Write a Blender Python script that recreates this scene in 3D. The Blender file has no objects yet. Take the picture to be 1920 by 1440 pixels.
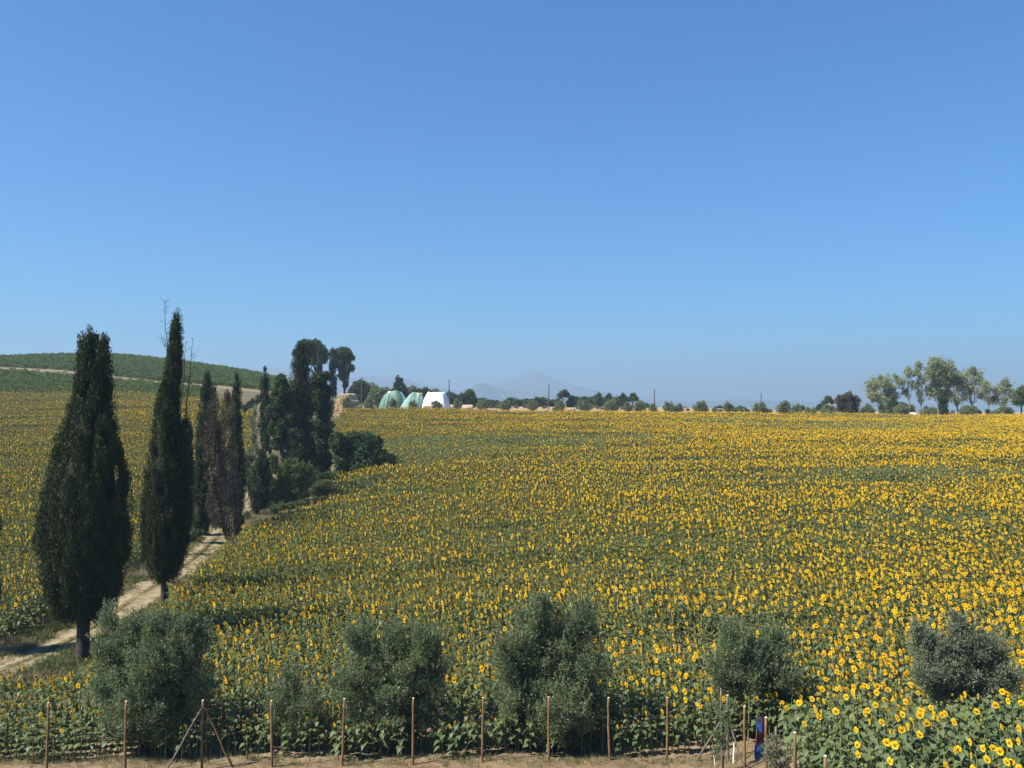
import bpy, math, random
import numpy as np
from mathutils import Vector

SC = bpy.context.scene
COL = SC.collection
R = math.radians
F, HZ, CZ = 1663.0, 762.0, 9.0          # focal length and horizon row in photo pixels, camera height (m)

# ------------------------------------------------------------------ camera, sky, sun, exposure
cam = bpy.data.cameras.new('camera'); camo = bpy.data.objects.new('camera', cam); COL.objects.link(camo)
cam.sensor_width = 36; cam.lens = 36*F/1920; cam.clip_end = 60000; cam.clip_start = .1
camo.location = (0, 0, CZ); camo.rotation_euler = (R(90)+math.atan((HZ-720)/F), 0, 0)
SC.camera = camo
SUN_AZ = math.atan2(-.93, -.36); SUN_EL = R(50)     # azimuth measured from +Y towards +X
SDIR = Vector((math.sin(SUN_AZ)*math.cos(SUN_EL), math.cos(SUN_AZ)*math.cos(SUN_EL), math.sin(SUN_EL)))
w = bpy.data.worlds.new('World'); SC.world = w; w.use_nodes = True
nt = w.node_tree; sky = nt.nodes.new('ShaderNodeTexSky'); sky.sky_type = 'NISHITA'; sky.sun_disc = False
sky.sun_elevation = SUN_EL; sky.sun_rotation = SUN_AZ % (2*math.pi)
sky.altitude = 0; sky.air_density = 1.0; sky.dust_density = .2; sky.ozone_density = 3.0
bg = nt.nodes['Background']; bg.inputs['Strength'].default_value = .058
tint = nt.nodes.new('ShaderNodeMix'); tint.data_type = 'RGBA'; tint.blend_type = 'MULTIPLY'; tint.inputs[0].default_value = 1
tint.inputs[7].default_value = (.225, .755, 1.17, 1)            # the camera's white balance: a deep blue sky
nt.links.new(sky.outputs[0], tint.inputs[6]); nt.links.new(tint.outputs[2], bg.inputs[0])
sl = bpy.data.lights.new('sun', 'SUN'); sl.energy = 5.0; sl.angle = R(.53); sl.color = (1, .93, .82)
so = bpy.data.objects.new('sun', sl); COL.objects.link(so)
so.rotation_euler = (-SDIR).to_track_quat('-Z', 'Y').to_euler(); so.location = (0, 0, 60)
SC.view_settings.view_transform = 'Standard'; SC.view_settings.look = 'None'
SC.view_settings.exposure = 1.2; SC.view_settings.gamma = 1
cy = SC.cycles
cy.max_bounces = 6; cy.diffuse_bounces = 3; cy.glossy_bounces = 2; cy.transmission_bounces = 3
cy.volume_bounces = 0; cy.transparent_max_bounces = 8; cy.use_denoising = True
try: cy.denoiser = 'OPENIMAGEDENOISE'
except Exception: pass

rng = np.random.default_rng(7)

# ------------------------------------------------------------------ helpers
def tag(o, label=None, cat=None, group=None, kind=None):
    if label: o['label'] = label
    if cat: o['category'] = cat
    if group: o['group'] = group
    if kind: o['kind'] = kind
    return o

def thing(name, label, cat, loc, rz=0, group=None):
    o = bpy.data.objects.new(name, None); COL.objects.link(o)
    o.empty_display_size = .2; o.location = loc; o.rotation_euler = (0, 0, rz)
    return tag(o, label, cat, group)

def unit(a):
    return a/np.maximum(np.linalg.norm(a, axis=-1, keepdims=True), 1e-9)

class Geo:
    """quads collected as numpy arrays, with a material index each"""
    def __init__(s): s.V = []; s.Q = []; s.M = []; s.n = 0; s.smooth = []
    def add(s, V, Q, m=0, smooth=False):
        V = np.asarray(V, float).reshape(-1, 3); Q = np.asarray(Q, int).reshape(-1, 4)
        s.V.append(V); s.Q.append(Q+s.n); s.M.append(np.full(len(Q), m)); s.smooth.append(np.full(len(Q), smooth)); s.n += len(V)
    def tube(s, pts, rad, k=6, m=0, cap=True, smooth=True):
        pts = np.asarray(pts, float); n = len(pts); rad = np.broadcast_to(np.asarray(rad, float), (n,))
        T = unit(np.gradient(pts, axis=0)); ref = np.array([.31, .94, .13])
        if abs(T[0] @ ref) > .9: ref = np.array([.9, -.2, .4])
        A = unit(np.cross(T, ref)); B = np.cross(T, A)
        an = np.arange(k)*2*math.pi/k
        V = pts[:, None]+rad[:, None, None]*(A[:, None]*np.cos(an)[None, :, None]+B[:, None]*np.sin(an)[None, :, None])
        i = np.arange(n-1)[:, None]*k; j = np.arange(k)[None]; j2 = (j+1) % k
        s.add(V, np.stack([i+j, i+j2, i+k+j2, i+k+j], -1), m, smooth)
        if cap and k in (4, 6, 8):
            for e, o in ((0, 1), (n-1, -1)):
                b = list(range(e*k, e*k+k))
                q = [[b[0], b[a], b[a+1], b[a+2]] for a in range(1, k-2, 2)]
                s.Q.append(np.array(q)+s.n-n*k); s.M.append(np.full(len(q), m)); s.smooth.append(np.full(len(q), False))
    def leaves(s, P, D, L, W, rg, m=0, curl=.0):
        n = len(P); L = np.broadcast_to(L, (n,))[:, None]; W = np.broadcast_to(W, (n,))[:, None]
        side = unit(np.cross(D, rg.normal(size=(n, 3)))); nor = np.cross(D, side)
        V = np.stack([P, P+D*L*.5+side*W*.5+nor*L*curl, P+D*L, P+D*L*.5-side*W*.5+nor*L*curl], 1)
        s.add(V, np.arange(4*n).reshape(n, 4), m)
    def grid(s, G, m=0, smooth=True, wrap=False):
        a, b = G.shape[:2]
        i = np.arange(a-1)[:, None]*b; j = np.arange(b if wrap else b-1)[None]; j2 = (j+1) % b
        s.add(G, np.stack([i+j, i+j2, i+b+j2, i+b+j], -1), m, smooth)
    def mesh(s, name, mats):
        V = np.concatenate(s.V).astype(np.float32); Q = np.concatenate(s.Q).astype(np.int32)
        me = bpy.data.meshes.new(name)
        me.vertices.add(len(V)); me.vertices.foreach_set('co', V.ravel())
        me.loops.add(Q.size); me.loops.foreach_set('vertex_index', Q.ravel())
        me.polygons.add(len(Q)); me.polygons.foreach_set('loop_start', np.arange(0, Q.size, 4, dtype=np.int32))
        for mm in mats: me.materials.append(mm)
        me.polygons.foreach_set('material_index', np.concatenate(s.M).astype(np.int32))
        me.polygons.foreach_set('use_smooth', np.concatenate(s.smooth).astype(bool))
        me.update(calc_edges=True); me.validate()
        return me
    def build(s, name, mats, parent=None):
        if not isinstance(mats, (list, tuple)): mats = [mats]
        o = bpy.data.objects.new(name, s.mesh(name, mats)); COL.objects.link(o)
        if parent: o.parent = parent
        return o

def hash2(i, j, s):
    return np.mod(np.sin(i*127.1+j*311.7+s*74.7)*43758.5453, 1.0)
def vnoise(x, y, s=0):
    xi, yi = np.floor(x), np.floor(y); fx, fy = x-xi, y-yi
    fx = fx*fx*(3-2*fx); fy = fy*fy*(3-2*fy)
    a = hash2(xi, yi, s); b = hash2(xi+1, yi, s); c = hash2(xi, yi+1, s); d = hash2(xi+1, yi+1, s)
    return (a*(1-fx)+b*fx)*(1-fy)+(c*(1-fx)+d*fx)*fy
def fbm(x, y, s=0, o=4):
    t = 0; a = .5
    for k in range(o): t = t+a*vnoise(x*2**k, y*2**k, s+k*3.1); a *= .5
    return t

# ------------------------------------------------------------------ terrain
CTRL = [  # column in the photo, distance, heights relative to the camera
 (7,  [(-500,-8.7),(500,-8.7),(960,-8.7),(1500,-7.4),(1900,-7.1),(2600,-7)]),
 (12, [(-300,-8.8),(500,-8.8),(1000,-8.8),(1360,-8.5),(1500,-7.3),(1900,-7.1),(2400,-7.0)]),
 (17, [(-200,-8.85),(500,-8.85),(1000,-8.85),(1330,-8.7),(1400,-8.3),(1500,-7.5),(1900,-7.25),(2300,-7.2)]),
 (19.5,[(1300,-8.8),(1385,-8.5),(1440,-7.85),(1560,-7.6),(1900,-7.5),(2300,-7.5)]),
 (22, [(-300,-8.9),(0,-8.87),(500,-8.85),(960,-8.85),(1250,-8.87),(1350,-8.85),(1420,-8.6),(1600,-8.6),(1900,-8.5),(2300,-8.5)]),
 (30, [(-300,-9.3),(0,-9.3),(400,-9.2),(960,-9.2),(1500,-9.2),(1900,-9.1),(2300,-9.0)]),
 (40, [(-300,-9.3),(100,-9.4),(300,-9.4),(600,-9.45),(960,-9.3),(1500,-9.2),(1900,-9.0),(2300,-8.9)]),
 (60, [(-300,-8.3),(100,-8.4),(300,-9.0),(420,-9.35),(560,-9.2),(700,-8.9),(960,-8.5),(1500,-8.1),(1900,-7.9),(2300,-7.8)]),
 (85, [(-300,-6),(100,-6.2),(300,-7),(480,-8.3),(580,-7.9),(670,-7.2),(960,-6.5),(1500,-6.1),(1900,-6.0),(2300,-6)]),
 (120,[(-300,-2.8),(100,-3),(300,-3.4),(480,-5.5),(600,-5.1),(700,-4.7),(960,-4.3),(1500,-4.2),(1900,-4.3),(2300,-4.3)]),
 (160,[(-300,.8),(100,.7),(300,.3),(450,-.5),(620,-2.1),(700,-2.3),(960,-2.75),(1500,-3.05),(1900,-3.25),(2300,-3.3)]),
 (169,[(-300,2.2),(200,2.1)]),
 (180,[(-300,3.7),(200,3.3),(450,1.5),(620,-.9),(750,-.8),(960,-1.25),(1300,-2.0),(1500,-2.3),(1900,-2.6),(2300,-2.7)]),
 (215,[(-300,8.5),(0,8.2),(200,6.9),(300,5.8),(450,3.8),(600,1),(750,-.4),(960,-.6),(1300,-1.1),(1900,-1.9),(2300,-2)]),
 (300,[(-300,16.0),(0,15.6),(100,16.3),(200,16.6),(300,15.0),(400,12.6),(500,9.6),(600,4.5),(750,.8),(960,-.2),(1300,-.8),(1900,-2.2),(2300,-2.5)]),
 (420,[(-300,14),(100,14),(300,11),(500,5),(750,-2),(960,-4),(1500,-6),(2300,-7)]),
 (700,[(-300,-8),(300,-12),(960,-15),(2300,-16)]),
 (1500,[(-300,-36),(960,-36),(2300,-36)]), (5000,[(-300,-40),(960,-40),(2300,-40)]), (14000,[(-300,-40),(960,-40),(2300,-40)])]
_cp = []; _cz = []
for Y, row in CTRL:
    for px, z in row:
        x = (px-960)/F*Y
        _cp.append((2.6*math.atan2(x, Y), math.log(math.hypot(x, Y)))); _cz.append(z)
_cp = np.array(_cp); _cz = np.array(_cz)
def _phi(d): return np.where(d > 1e-9, d*d*np.log(np.maximum(d, 1e-9)), 0)
_n = len(_cp); _K = np.zeros((_n+3, _n+3))
_K[:_n, :_n] = _phi(np.linalg.norm(_cp[:, None]-_cp[None], axis=-1))+np.eye(_n)*2e-3
_K[:_n, _n:] = np.c_[np.ones(_n), _cp]; _K[_n:, :_n] = _K[:_n, _n:].T
_sol = np.linalg.solve(_K, np.r_[_cz, 0, 0, 0])
def ground(x, y):
    """world height of the ground"""
    x = np.atleast_1d(np.asarray(x, float)); y = np.atleast_1d(np.asarray(y, float))
    th = np.clip(np.arctan2(x, y), -.72, .72)*2.6; lr = np.log(np.clip(np.hypot(x, y), 6, 14000))
    out = np.empty(x.size); P = np.c_[th.ravel(), lr.ravel()]
    for a in range(0, len(P), 20000):
        p = P[a:a+20000]
        out[a:a+20000] = _phi(np.linalg.norm(p[:, None]-_cp[None], axis=-1)) @ _sol[:_n]+_sol[_n]+p @ _sol[_n+1:]
    out = out.reshape(x.shape)
    far = np.clip((np.hypot(x, y)-250)/200, 0, 1)
    return out+CZ+(fbm(x*.9, y*.9, 5, 2)-.4)*.10*(1-far)
def g1(x, y): return float(ground(x, y)[0])
def W(px, py, Y): return np.array([(px-960)/F*Y, Y, CZ-(py-HZ)/F*Y])
def GP(px, Y):
    x = (px-960)/F*Y
    return (x, Y, g1(x, Y))
def XY(px, Y): return ((px-960)/F*Y, Y)
def inside(poly, x, y):
    r = np.zeros(x.shape, bool); n = len(poly)
    for i in range(n):
        x1, y1 = poly[i]; x2, y2 = poly[(i+1) % n]
        c = ((y1 > y) != (y2 > y)); r ^= c & (x < (x2-x1)*(y-y1)/((y2-y1) if y2 != y1 else 1e-9)+x1)
    return r

# ------------------------------------------------------------------ materials
def new_mat(name):
    m = bpy.data.materials.new(name); m.use_nodes = True
    t = m.node_tree; return m, t, t.nodes['Principled BSDF']
def node(t, kind, **kw):
    n = t.nodes.new(kind)
    for k, v in kw.items():
        if k in n.inputs: n.inputs[k].default_value = v
        else: setattr(n, k, v)
    return n
def ramp(t, fac, stops):
    r = t.nodes.new('ShaderNodeValToRGB'); e = r.color_ramp.elements
    while len(e) < len(stops): e.new(.5)
    for q, (p, c) in zip(e, stops): q.position = p; q.color = (*c, 1)
    t.links.new(fac, r.inputs[0]); return r.outputs[0]
def mix(t, fac, a, b, mode='MIX'):
    n = t.nodes.new('ShaderNodeMix'); n.data_type = 'RGBA'; n.blend_type = mode
    for sock, v in ((n.inputs[0], fac), (n.inputs[6], a), (n.inputs[7], b)):
        if hasattr(v, 'is_output'): t.links.new(v, sock)
        elif isinstance(v, tuple): sock.default_value = (*v, 1)
        else: sock.default_value = v
    return n.outputs[2]
def noise(t, scale, detail=4, coord='Object', rough=.55):
    tc = t.nodes.new('ShaderNodeTexCoord'); n = node(t, 'ShaderNodeTexNoise', Scale=scale, Detail=detail, Roughness=rough)
    t.links.new(tc.outputs[coord], n.inputs['Vector']); return n.outputs[0]

def leaf_mat(name, cols, transl=.25, rough=.6, per='island', spec=.25):
    m, t, b = new_mat(name)
    if per == 'island': f = t.nodes.new('ShaderNodeNewGeometry').outputs['Random Per Island']
    else: f = t.nodes.new('ShaderNodeObjectInfo').outputs['Random']
    c = ramp(t, f, [(i/(len(cols)-1), k) for i, k in enumerate(cols)])
    c = mix(t, noise(t, .8, 2), c, mix(t, .5, c, cols[0]))
    t.links.new(c, b.inputs['Base Color']); b.inputs['Roughness'].default_value = rough
    b.inputs['Specular IOR Level'].default_value = spec
    if transl:
        tr = t.nodes.new('ShaderNodeBsdfTranslucent'); t.links.new(c, tr.inputs[0])
        mx = t.nodes.new('ShaderNodeMixShader'); mx.inputs[0].default_value = transl
        t.links.new(b.outputs[0], mx.inputs[1]); t.links.new(tr.outputs[0], mx.inputs[2])
        t.links.new(mx.outputs[0], t.nodes['Material Output'].inputs[0])
    return m
def noise_mat(name, stops, scale, detail=5, rough=.9, bump=0, bscale=None, spec=.2):
    m, t, b = new_mat(name)
    t.links.new(ramp(t, noise(t, scale, detail), stops), b.inputs['Base Color'])
    b.inputs['Roughness'].default_value = rough; b.inputs['Specular IOR Level'].default_value = spec
    if bump:
        bn = node(t, 'ShaderNodeBump', Strength=bump, Distance=.05)
        t.links.new(noise(t, bscale or scale*4, 6), bn.inputs['Height']); t.links.new(bn.outputs[0], b.inputs['Normal'])
    return m

M = {}
M['cypress'] = leaf_mat('cypress foliage', [(.018,.028,.009),(.040,.056,.017),(.072,.090,.028)], .12)
M['cypress_far'] = leaf_mat('far cypress foliage', [(.018,.032,.012),(.036,.055,.020),(.056,.078,.030)], .12)
M['dead'] = leaf_mat('dead cypress twigs', [(.080,.060,.038),(.135,.102,.066),(.20,.155,.105)], .08)
M['olive'] = leaf_mat('olive leaves', [(.085,.122,.048),(.135,.180,.078),(.19,.238,.122),(.27,.312,.19)], .3, .45)
M['olive_grey'] = leaf_mat('grey olive leaves', [(.105,.125,.068),(.16,.18,.108),(.22,.24,.16)], .15, .5)
M['olive_far'] = leaf_mat('distant olive leaves', [(.13,.155,.07),(.20,.225,.115),(.28,.30,.17)], .35)
M['oak'] = leaf_mat('dark oak leaves', [(.028,.050,.014),(.055,.088,.026),(.09,.125,.042)], .2)
M['bush'] = leaf_mat('broad bush leaves', [(.028,.058,.018),(.055,.100,.032),(.085,.135,.046)], .22)
M['pale'] = leaf_mat('pale willow leaves', [(.075,.11,.028),(.12,.165,.046),(.165,.205,.07)], .3)
M['weed'] = leaf_mat('dry weed stems', [(.085,.105,.04),(.14,.15,.065),(.14,.18,.07)], .2)
M['poplar'] = leaf_mat('poplar leaves', [(.20,.235,.105),(.28,.315,.165),(.37,.395,.24)], .35)
M['pine'] = leaf_mat('pine needles', [(.040,.064,.020),(.075,.105,.032),(.115,.14,.048)], .12)
M['rust'] = leaf_mat('reddish bush leaves', [(.085,.065,.032),(.13,.095,.05),(.11,.125,.05)], .15)
M['vine'] = leaf_mat('vine leaves', [(.068,.110,.014),(.108,.160,.026),(.155,.205,.042)], .3)
M['crown_shade'] = noise_mat('painted crown shade', [(.3,(.016,.018,.010)),(.7,(.030,.032,.016))], 5, bump=.8)  # solid crown filler, the shade inside the foliage put into its colour
M['bark'] = noise_mat('grey bark', [(.3,(.045,.038,.032)),(.7,(.12,.10,.085))], 6, bump=.6)
M['bark_dark'] = noise_mat('dark bark', [(.3,(.025,.020,.018)),(.7,(.07,.058,.05))], 6, bump=.6)
M['twig'] = noise_mat('bare grey twigs', [(.3,(.10,.085,.075)),(.7,(.19,.17,.15))], 6)
M['post'] = noise_mat('peeled chestnut post', [(.25,(.085,.048,.024)),(.55,(.20,.115,.056)),(.8,(.31,.19,.10))], 7, bump=.3)
M['endgrain'] = noise_mat('pale cut wood', [(.3,(.55,.48,.38)),(.7,(.7,.64,.54))], 30)
M['greywood'] = noise_mat('weathered grey wood', [(.25,(.08,.065,.05)),(.7,(.19,.165,.135))], 9, bump=.3)
M['palewood'] = noise_mat('pale peeled stick', [(.25,(.42,.38,.32)),(.7,(.62,.58,.5))], 9)
M['pole'] = noise_mat('tarred pole wood', [(.3,(.05,.045,.04)),(.7,(.10,.09,.08))], 3)
M['iron'] = noise_mat('grey iron', [(.3,(.12,.12,.12)),(.7,(.2,.2,.2))], 8, rough=.5)
M['straw'] = noise_mat('straw bale side', [(.25,(.32,.25,.145)),(.7,(.50,.41,.27))], 5, bump=.5, bscale=20)
M['strawend'] = noise_mat('straw bale end', [(.25,(.22,.14,.07)),(.7,(.36,.25,.14))], 6, bump=.5, bscale=20)
M['net'] = noise_mat('pale bale netting', [(.3,(.62,.54,.42)),(.7,(.78,.72,.62))], 4)
M['tarp_green'] = noise_mat('sea green tarp', [(.3,(.085,.165,.13)),(.7,(.13,.235,.19))], .9, rough=.55, bump=.25, bscale=3)
M['tarp_pale'] = noise_mat('pale green tarp', [(.3,(.17,.29,.245)),(.7,(.23,.36,.31))], .9, rough=.55, bump=.25, bscale=3)
M['tarp_white'] = noise_mat('white tarp', [(.3,(.66,.70,.74)),(.7,(.80,.82,.84))], .9, rough=.5, bump=.25, bscale=3)
M['wall'] = noise_mat('pale plaster', [(.3,(.48,.45,.40)),(.7,(.60,.57,.52))], .6)
M['rooftile'] = noise_mat('clay roof', [(.3,(.30,.16,.10)),(.7,(.40,.23,.15))], 1.5)
M['hose'] = noise_mat('black hose', [(.3,(.015,.015,.017)),(.7,(.03,.03,.033))], 5, rough=.4)
M['bluesheet'] = noise_mat('blue sheeting', [(.35,(.005,.018,.065)),(.65,(.025,.055,.16))], 7, rough=.5, bump=.4)
M['redsheet'] = noise_mat('dark red sheeting', [(.35,(.035,.008,.014)),(.65,(.09,.02,.03))], 7, rough=.5, bump=.4)
M['darkcloth'] = noise_mat('navy cloth', [(.35,(.008,.009,.013)),(.65,(.02,.022,.03))], 7)
M['mountain'] = noise_mat('wooded mountain', [(.3,(.03,.042,.03)),(.55,(.05,.062,.045)),(.75,(.10,.10,.075))], .004, 8)
# sunflower parts
M['petal'] = leaf_mat('sunflower petals', [(.86,.50,.006),(.91,.60,.012),(.92,.66,.03)], .22, .6, 'object', .1)
M['petal_i'] = leaf_mat('bright sunflower petals', [(.84,.54,.008),(.88,.60,.014),(.88,.64,.03)], .25, .6, 'object', .1)
M['disc'] = noise_mat('brown seed disc', [(.35,(.10,.036,.008)),(.65,(.22,.09,.014))], 60)
M['ring'] = noise_mat('orange disc rim', [(.35,(.42,.18,.008)),(.65,(.56,.27,.012))], 60)
M['sfleaf'] = leaf_mat('sunflower leaves', [(.080,.106,.030),(.124,.148,.043),(.180,.194,.064)], .3, .55, 'island')
M['sfleaf_n'] = leaf_mat('broad sunflower leaves', [(.064,.097,.034),(.099,.134,.050),(.145,.176,.076)], .25, .5, 'island', .35)
M['sfstem'] = leaf_mat('sunflower stalk', [(.13,.15,.05),(.19,.20,.075)], 0, .7, 'object')
M['calyx'] = leaf_mat('sunflower calyx', [(.15,.17,.04),(.22,.21,.05)], .1, .7, 'object')
M['grass'] = leaf_mat('verge grass blades', [(.075,.115,.03),(.13,.155,.055),(.28,.235,.12)], .25, .7, 'object')
M['drygrass'] = leaf_mat('dry grass blades', [(.23,.19,.10),(.36,.30,.17),(.16,.17,.07)], .2, .7, 'object')

# ------------------------------------------------------------------ ground, roads, far hills
def soil_mat():
    m, t, b = new_mat('soil and grass')
    tc = t.nodes.new('ShaderNodeTexCoord')
    c = ramp(t, noise(t, .5, 6), [(.3,(.13,.095,.058)),(.55,(.21,.155,.10)),(.75,(.28,.215,.14))])
    g = ramp(t, noise(t, 1.7, 5), [(.3,(.05,.07,.022)),(.7,(.13,.13,.055))])
    a = t.nodes.new('ShaderNodeAttribute'); a.attribute_name = 'grassy'
    md = node(t, 'ShaderNodeMath', operation='MULTIPLY_ADD'); t.links.new(noise(t, .35, 5), md.inputs[0]); md.inputs[1].default_value = 1.6; md.inputs[2].default_value = -.8
    ad = node(t, 'ShaderNodeMath', operation='ADD', use_clamp=True); t.links.new(a.outputs['Fac'], ad.inputs[0]); t.links.new(md.outputs[0], ad.inputs[1])
    t.links.new(mix(t, ad.outputs[0], c, g), b.inputs['Base Color'])
    b.inputs['Roughness'].default_value = .95; b.inputs['Specular IOR Level'].default_value = .1
    bn = node(t, 'ShaderNodeBump', Strength=.8, Distance=.08); t.links.new(noise(t, 6, 8), bn.inputs['Height']); t.links.new(bn.outputs[0], b.inputs['Normal'])
    return m
th = np.concatenate([np.linspace(-1.35, -.66, 30)[:-1], np.linspace(-.66, .66, 420), np.linspace(.66, 1.35, 30)[1:]])
rr = np.concatenate([np.exp(np.linspace(math.log(4), math.log(420), 470)), np.exp(np.linspace(math.log(440), math.log(11000), 70))])
TX = rr[:, None]*np.sin(th)[None]; TY = rr[:, None]*np.cos(th)[None]
TZ = ground(TX, TY)
ge = Geo(); ge.grid(np.stack([TX, TY, TZ], -1))
go = ge.build('ground', soil_mat()); tag(go, 'brown soil and thin grass of the fields and the far plain', 'ground', kind='structure')
ROAD = [(-170,26.5),(-120,27.8),(0,31.2),(80,33.5),(150,36),(215,40),(270,44.5),(340,51),(400,60),(425,66),(446,75),(470,83),(505,91),(545,101),(583,117),(606,142),(620,166),(690,188)]
RP = np.array([XY(*p) for p in ROAD])
def resample(P, n):
    P = np.asarray(P, float)
    for _ in range(3):                       # corner cutting
        a = P[:-1]*.75+P[1:]*.25; c = P[:-1]*.25+P[1:]*.75
        P = np.r_[P[:1], np.stack([a, c], 1).reshape(-1, 2), P[-1:]]
    d = np.r_[0, np.cumsum(np.linalg.norm(np.diff(P, axis=0), axis=1))]
    s = np.linspace(0, d[-1], n); return np.c_[np.interp(s, d, P[:, 0]), np.interp(s, d, P[:, 1])]
RC = resample(RP, 420); RT = unit(np.gradient(RC, axis=0)); RN = np.c_[RT[:, 1], -RT[:, 0]]   # RN points right of travel
def road_dist(x, y):
    out = np.empty(x.size); P = np.c_[x.ravel(), y.ravel()]; sg = np.empty(x.size)
    for a in range(0, len(P), 20000):
        p = P[a:a+20000]; d = p[:, None]-RC[None, ::2]; dd = (d**2).sum(-1); k = dd.argmin(1)
        out[a:a+20000] = np.sqrt(dd.min(1)); sg[a:a+20000] = np.sign((d[np.arange(len(p)), k]*RN[::2][k]).sum(-1))
    return out.reshape(x.shape)*sg.reshape(x.shape)
gr = np.zeros(TX.shape)
near = TY < 230
rd = np.full(TX.shape, 99.); rd[near] = road_dist(TX[near], TY[near])
gr = np.clip(1-np.abs(np.abs(rd)-3)/5, 0, 1)*1.15; gr = np.maximum(gr, np.where((TY > 62) & (rd > 0) & (rd < 16), .8, 0))
gr[TY > 190] = .45
at = go.data.attributes.new('grassy', 'FLOAT', 'POINT'); at.data.foreach_set('value', gr.ravel().astype(np.float32))

def strip(name, C, N, half, mat, lift, label, cat, nx=19, rag=.35):
    C = np.asarray(C); u = np.linspace(-1, 1, nx)
    s = np.arange(len(C))*.35
    eL = half+rag*(fbm(s, s*0+3, 11, 3)-.45)*2; eR = half+rag*(fbm(s, s*0+8, 12, 3)-.45)*2
    wd = np.where(u[None] < 0, eL[:, None], eR[:, None])*u[None]
    X = C[:, None, 0]+N[:, None, 0]*wd; Y = C[:, None, 1]+N[:, None, 1]*wd
    au = np.abs(u)[None]
    Z = ground(X, Y)+lift-.05*np.exp(-((wd/half-np.sign(u)[None]*.5)/.2)**2)*1.0-.16*np.maximum(au-.86, 0)/.14*1.0+.05
    g = Geo(); g.grid(np.stack([X, Y, Z], -1)); o = g.build(name, mat)
    a = o.data.attributes.new('across', 'FLOAT', 'POINT'); a.data.foreach_set('value', np.broadcast_to(u[None], X.shape).ravel().astype(np.float32))
    return tag(o, label, cat, kind='structure')
def road_mat():
    m, t, b = new_mat('rutted dirt')
    a = t.nodes.new('ShaderNodeAttribute'); a.attribute_name = 'across'
    ab = node(t, 'ShaderNodeMath', operation='ABSOLUTE'); t.links.new(a.outputs['Fac'], ab.inputs[0])
    ns = node(t, 'ShaderNodeMath', operation='MULTIPLY_ADD'); t.links.new(noise(t, 1.1, 6), ns.inputs[0]); ns.inputs[1].default_value = .7; ns.inputs[2].default_value = -.35
    sm = node(t, 'ShaderNodeMath', operation='ADD'); t.links.new(ab.outputs[0], sm.inputs[0]); t.links.new(ns.outputs[0], sm.inputs[1])
    dirt = ramp(t, noise(t, 2.5, 7), [(.3,(.17,.134,.078)),(.55,(.265,.213,.13)),(.75,(.34,.28,.175))])
    gras = ramp(t, noise(t, 5, 6), [(.3,(.085,.085,.032)),(.7,(.19,.145,.075))])
    f = ramp(t, sm.outputs[0], [(.06,(.85,)*3),(.26,(0,)*3),(.66,(0,)*3),(.92,(.95,)*3)])
    t.links.new(mix(t, f, dirt, gras), b.inputs['Base Color']); b.inputs['Roughness'].default_value = .95
    b.inputs['Specular IOR Level'].default_value = .1
    bn = node(t, 'ShaderNodeBump', Strength=.7, Distance=.06); t.links.new(noise(t, 9, 8), bn.inputs['Height']); t.links.new(bn.outputs[0], b.inputs['Normal'])
    return m
M['road'] = road_mat()
strip('dirt_road', RC, RN, 1.3, M['road'], .02, 'pale rutted dirt road curving between the cypresses', 'dirt road')
sp = resample([XY(*p) for p in ((295,47.5),(262,45.5),(232,44.5),(200,43.5),(170,42.5))], 60); st_ = unit(np.gradient(sp, axis=0))
strip('dirt_track', sp, np.c_[st_[:, 1], -st_[:, 0]], 1.0, M['road'], -.01, 'short worn track branching off the dirt road behind the big cypress', 'dirt track', 13)
hp = resample([XY(*p) for p in ((-260,228),(-100,226),(0,224),(120,219),(250,212),(340,212),(440,218),(520,224),(600,232))], 200); ht = unit(np.gradient(hp, axis=0))
M['track'] = noise_mat('pale hill track', [(.3,(.15,.115,.062)),(.7,(.215,.165,.095))], .7, bump=.4)
strip('hill_track', hp, np.c_[ht[:, 1], -ht[:, 0]], 5, M['track'], .15, 'pale earth track crossing the vineyard hill', 'hill track', 9, 1)

def sheet(name, poly, mat, lift, label, cat, step, edge=.0):
    """field sheet following the ground, cut to a polygon in plan"""
    P = np.array(poly); x0, y0 = P.min(0); x1, y1 = P.max(0)
    X, Y = np.meshgrid(np.arange(x0, x1, step), np.arange(y0, y1, step)); 
    X = X+(fbm(X/step*.7, Y/step*.7, 21, 2)-.4)*edge; Y = Y+(fbm(X/step*.6, Y/step*.6, 33, 2)-.4)*edge
    k = inside(poly, X, Y); a, c = X.shape
    V = np.stack([X, Y, ground(X, Y)+lift], -1).reshape(-1, 3)
    i = np.arange(a-1)[:, None]*c+np.arange(c-1)[None]
    ok = (k[:-1, :-1] & k[1:, :-1] & k[:-1, 1:] & k[1:, 1:])
    Q = np.stack([i, i+1, i+c+1, i+c], -1)[ok]
    us = np.unique(Q); mp = np.zeros(len(V), int); mp[us] = np.arange(len(us))
    g = Geo(); g.add(V[us], mp[Q], 0, True); o = g.build(name, mat)
    return tag(o, label, cat, kind='structure')
M['sand'] = noise_mat('sandy yard soil', [(.25,(.10,.068,.037)),(.5,(.165,.116,.065)),(.75,(.225,.165,.098))], 1.3, 8, bump=1, bscale=7)
sheet('sandy_strip', [XY(*p) for p in ((-250,9),(-250,22.4),(100,22.1),(500,22.4),(900,22.5),(1250,22.7),(1420,23.6),(1450,20),(1420,17),(1330,13),(1150,9))], M['sand'], .03,
      'bare sandy earth strip along the foot of the posts', 'bare earth', .16, .12)
M['stubble'] = noise_mat('harvested stubble', [(.25,(.24,.155,.075)),(.55,(.33,.22,.11)),(.8,(.40,.28,.15))], .25, 8, bump=.6, bscale=4)
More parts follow.
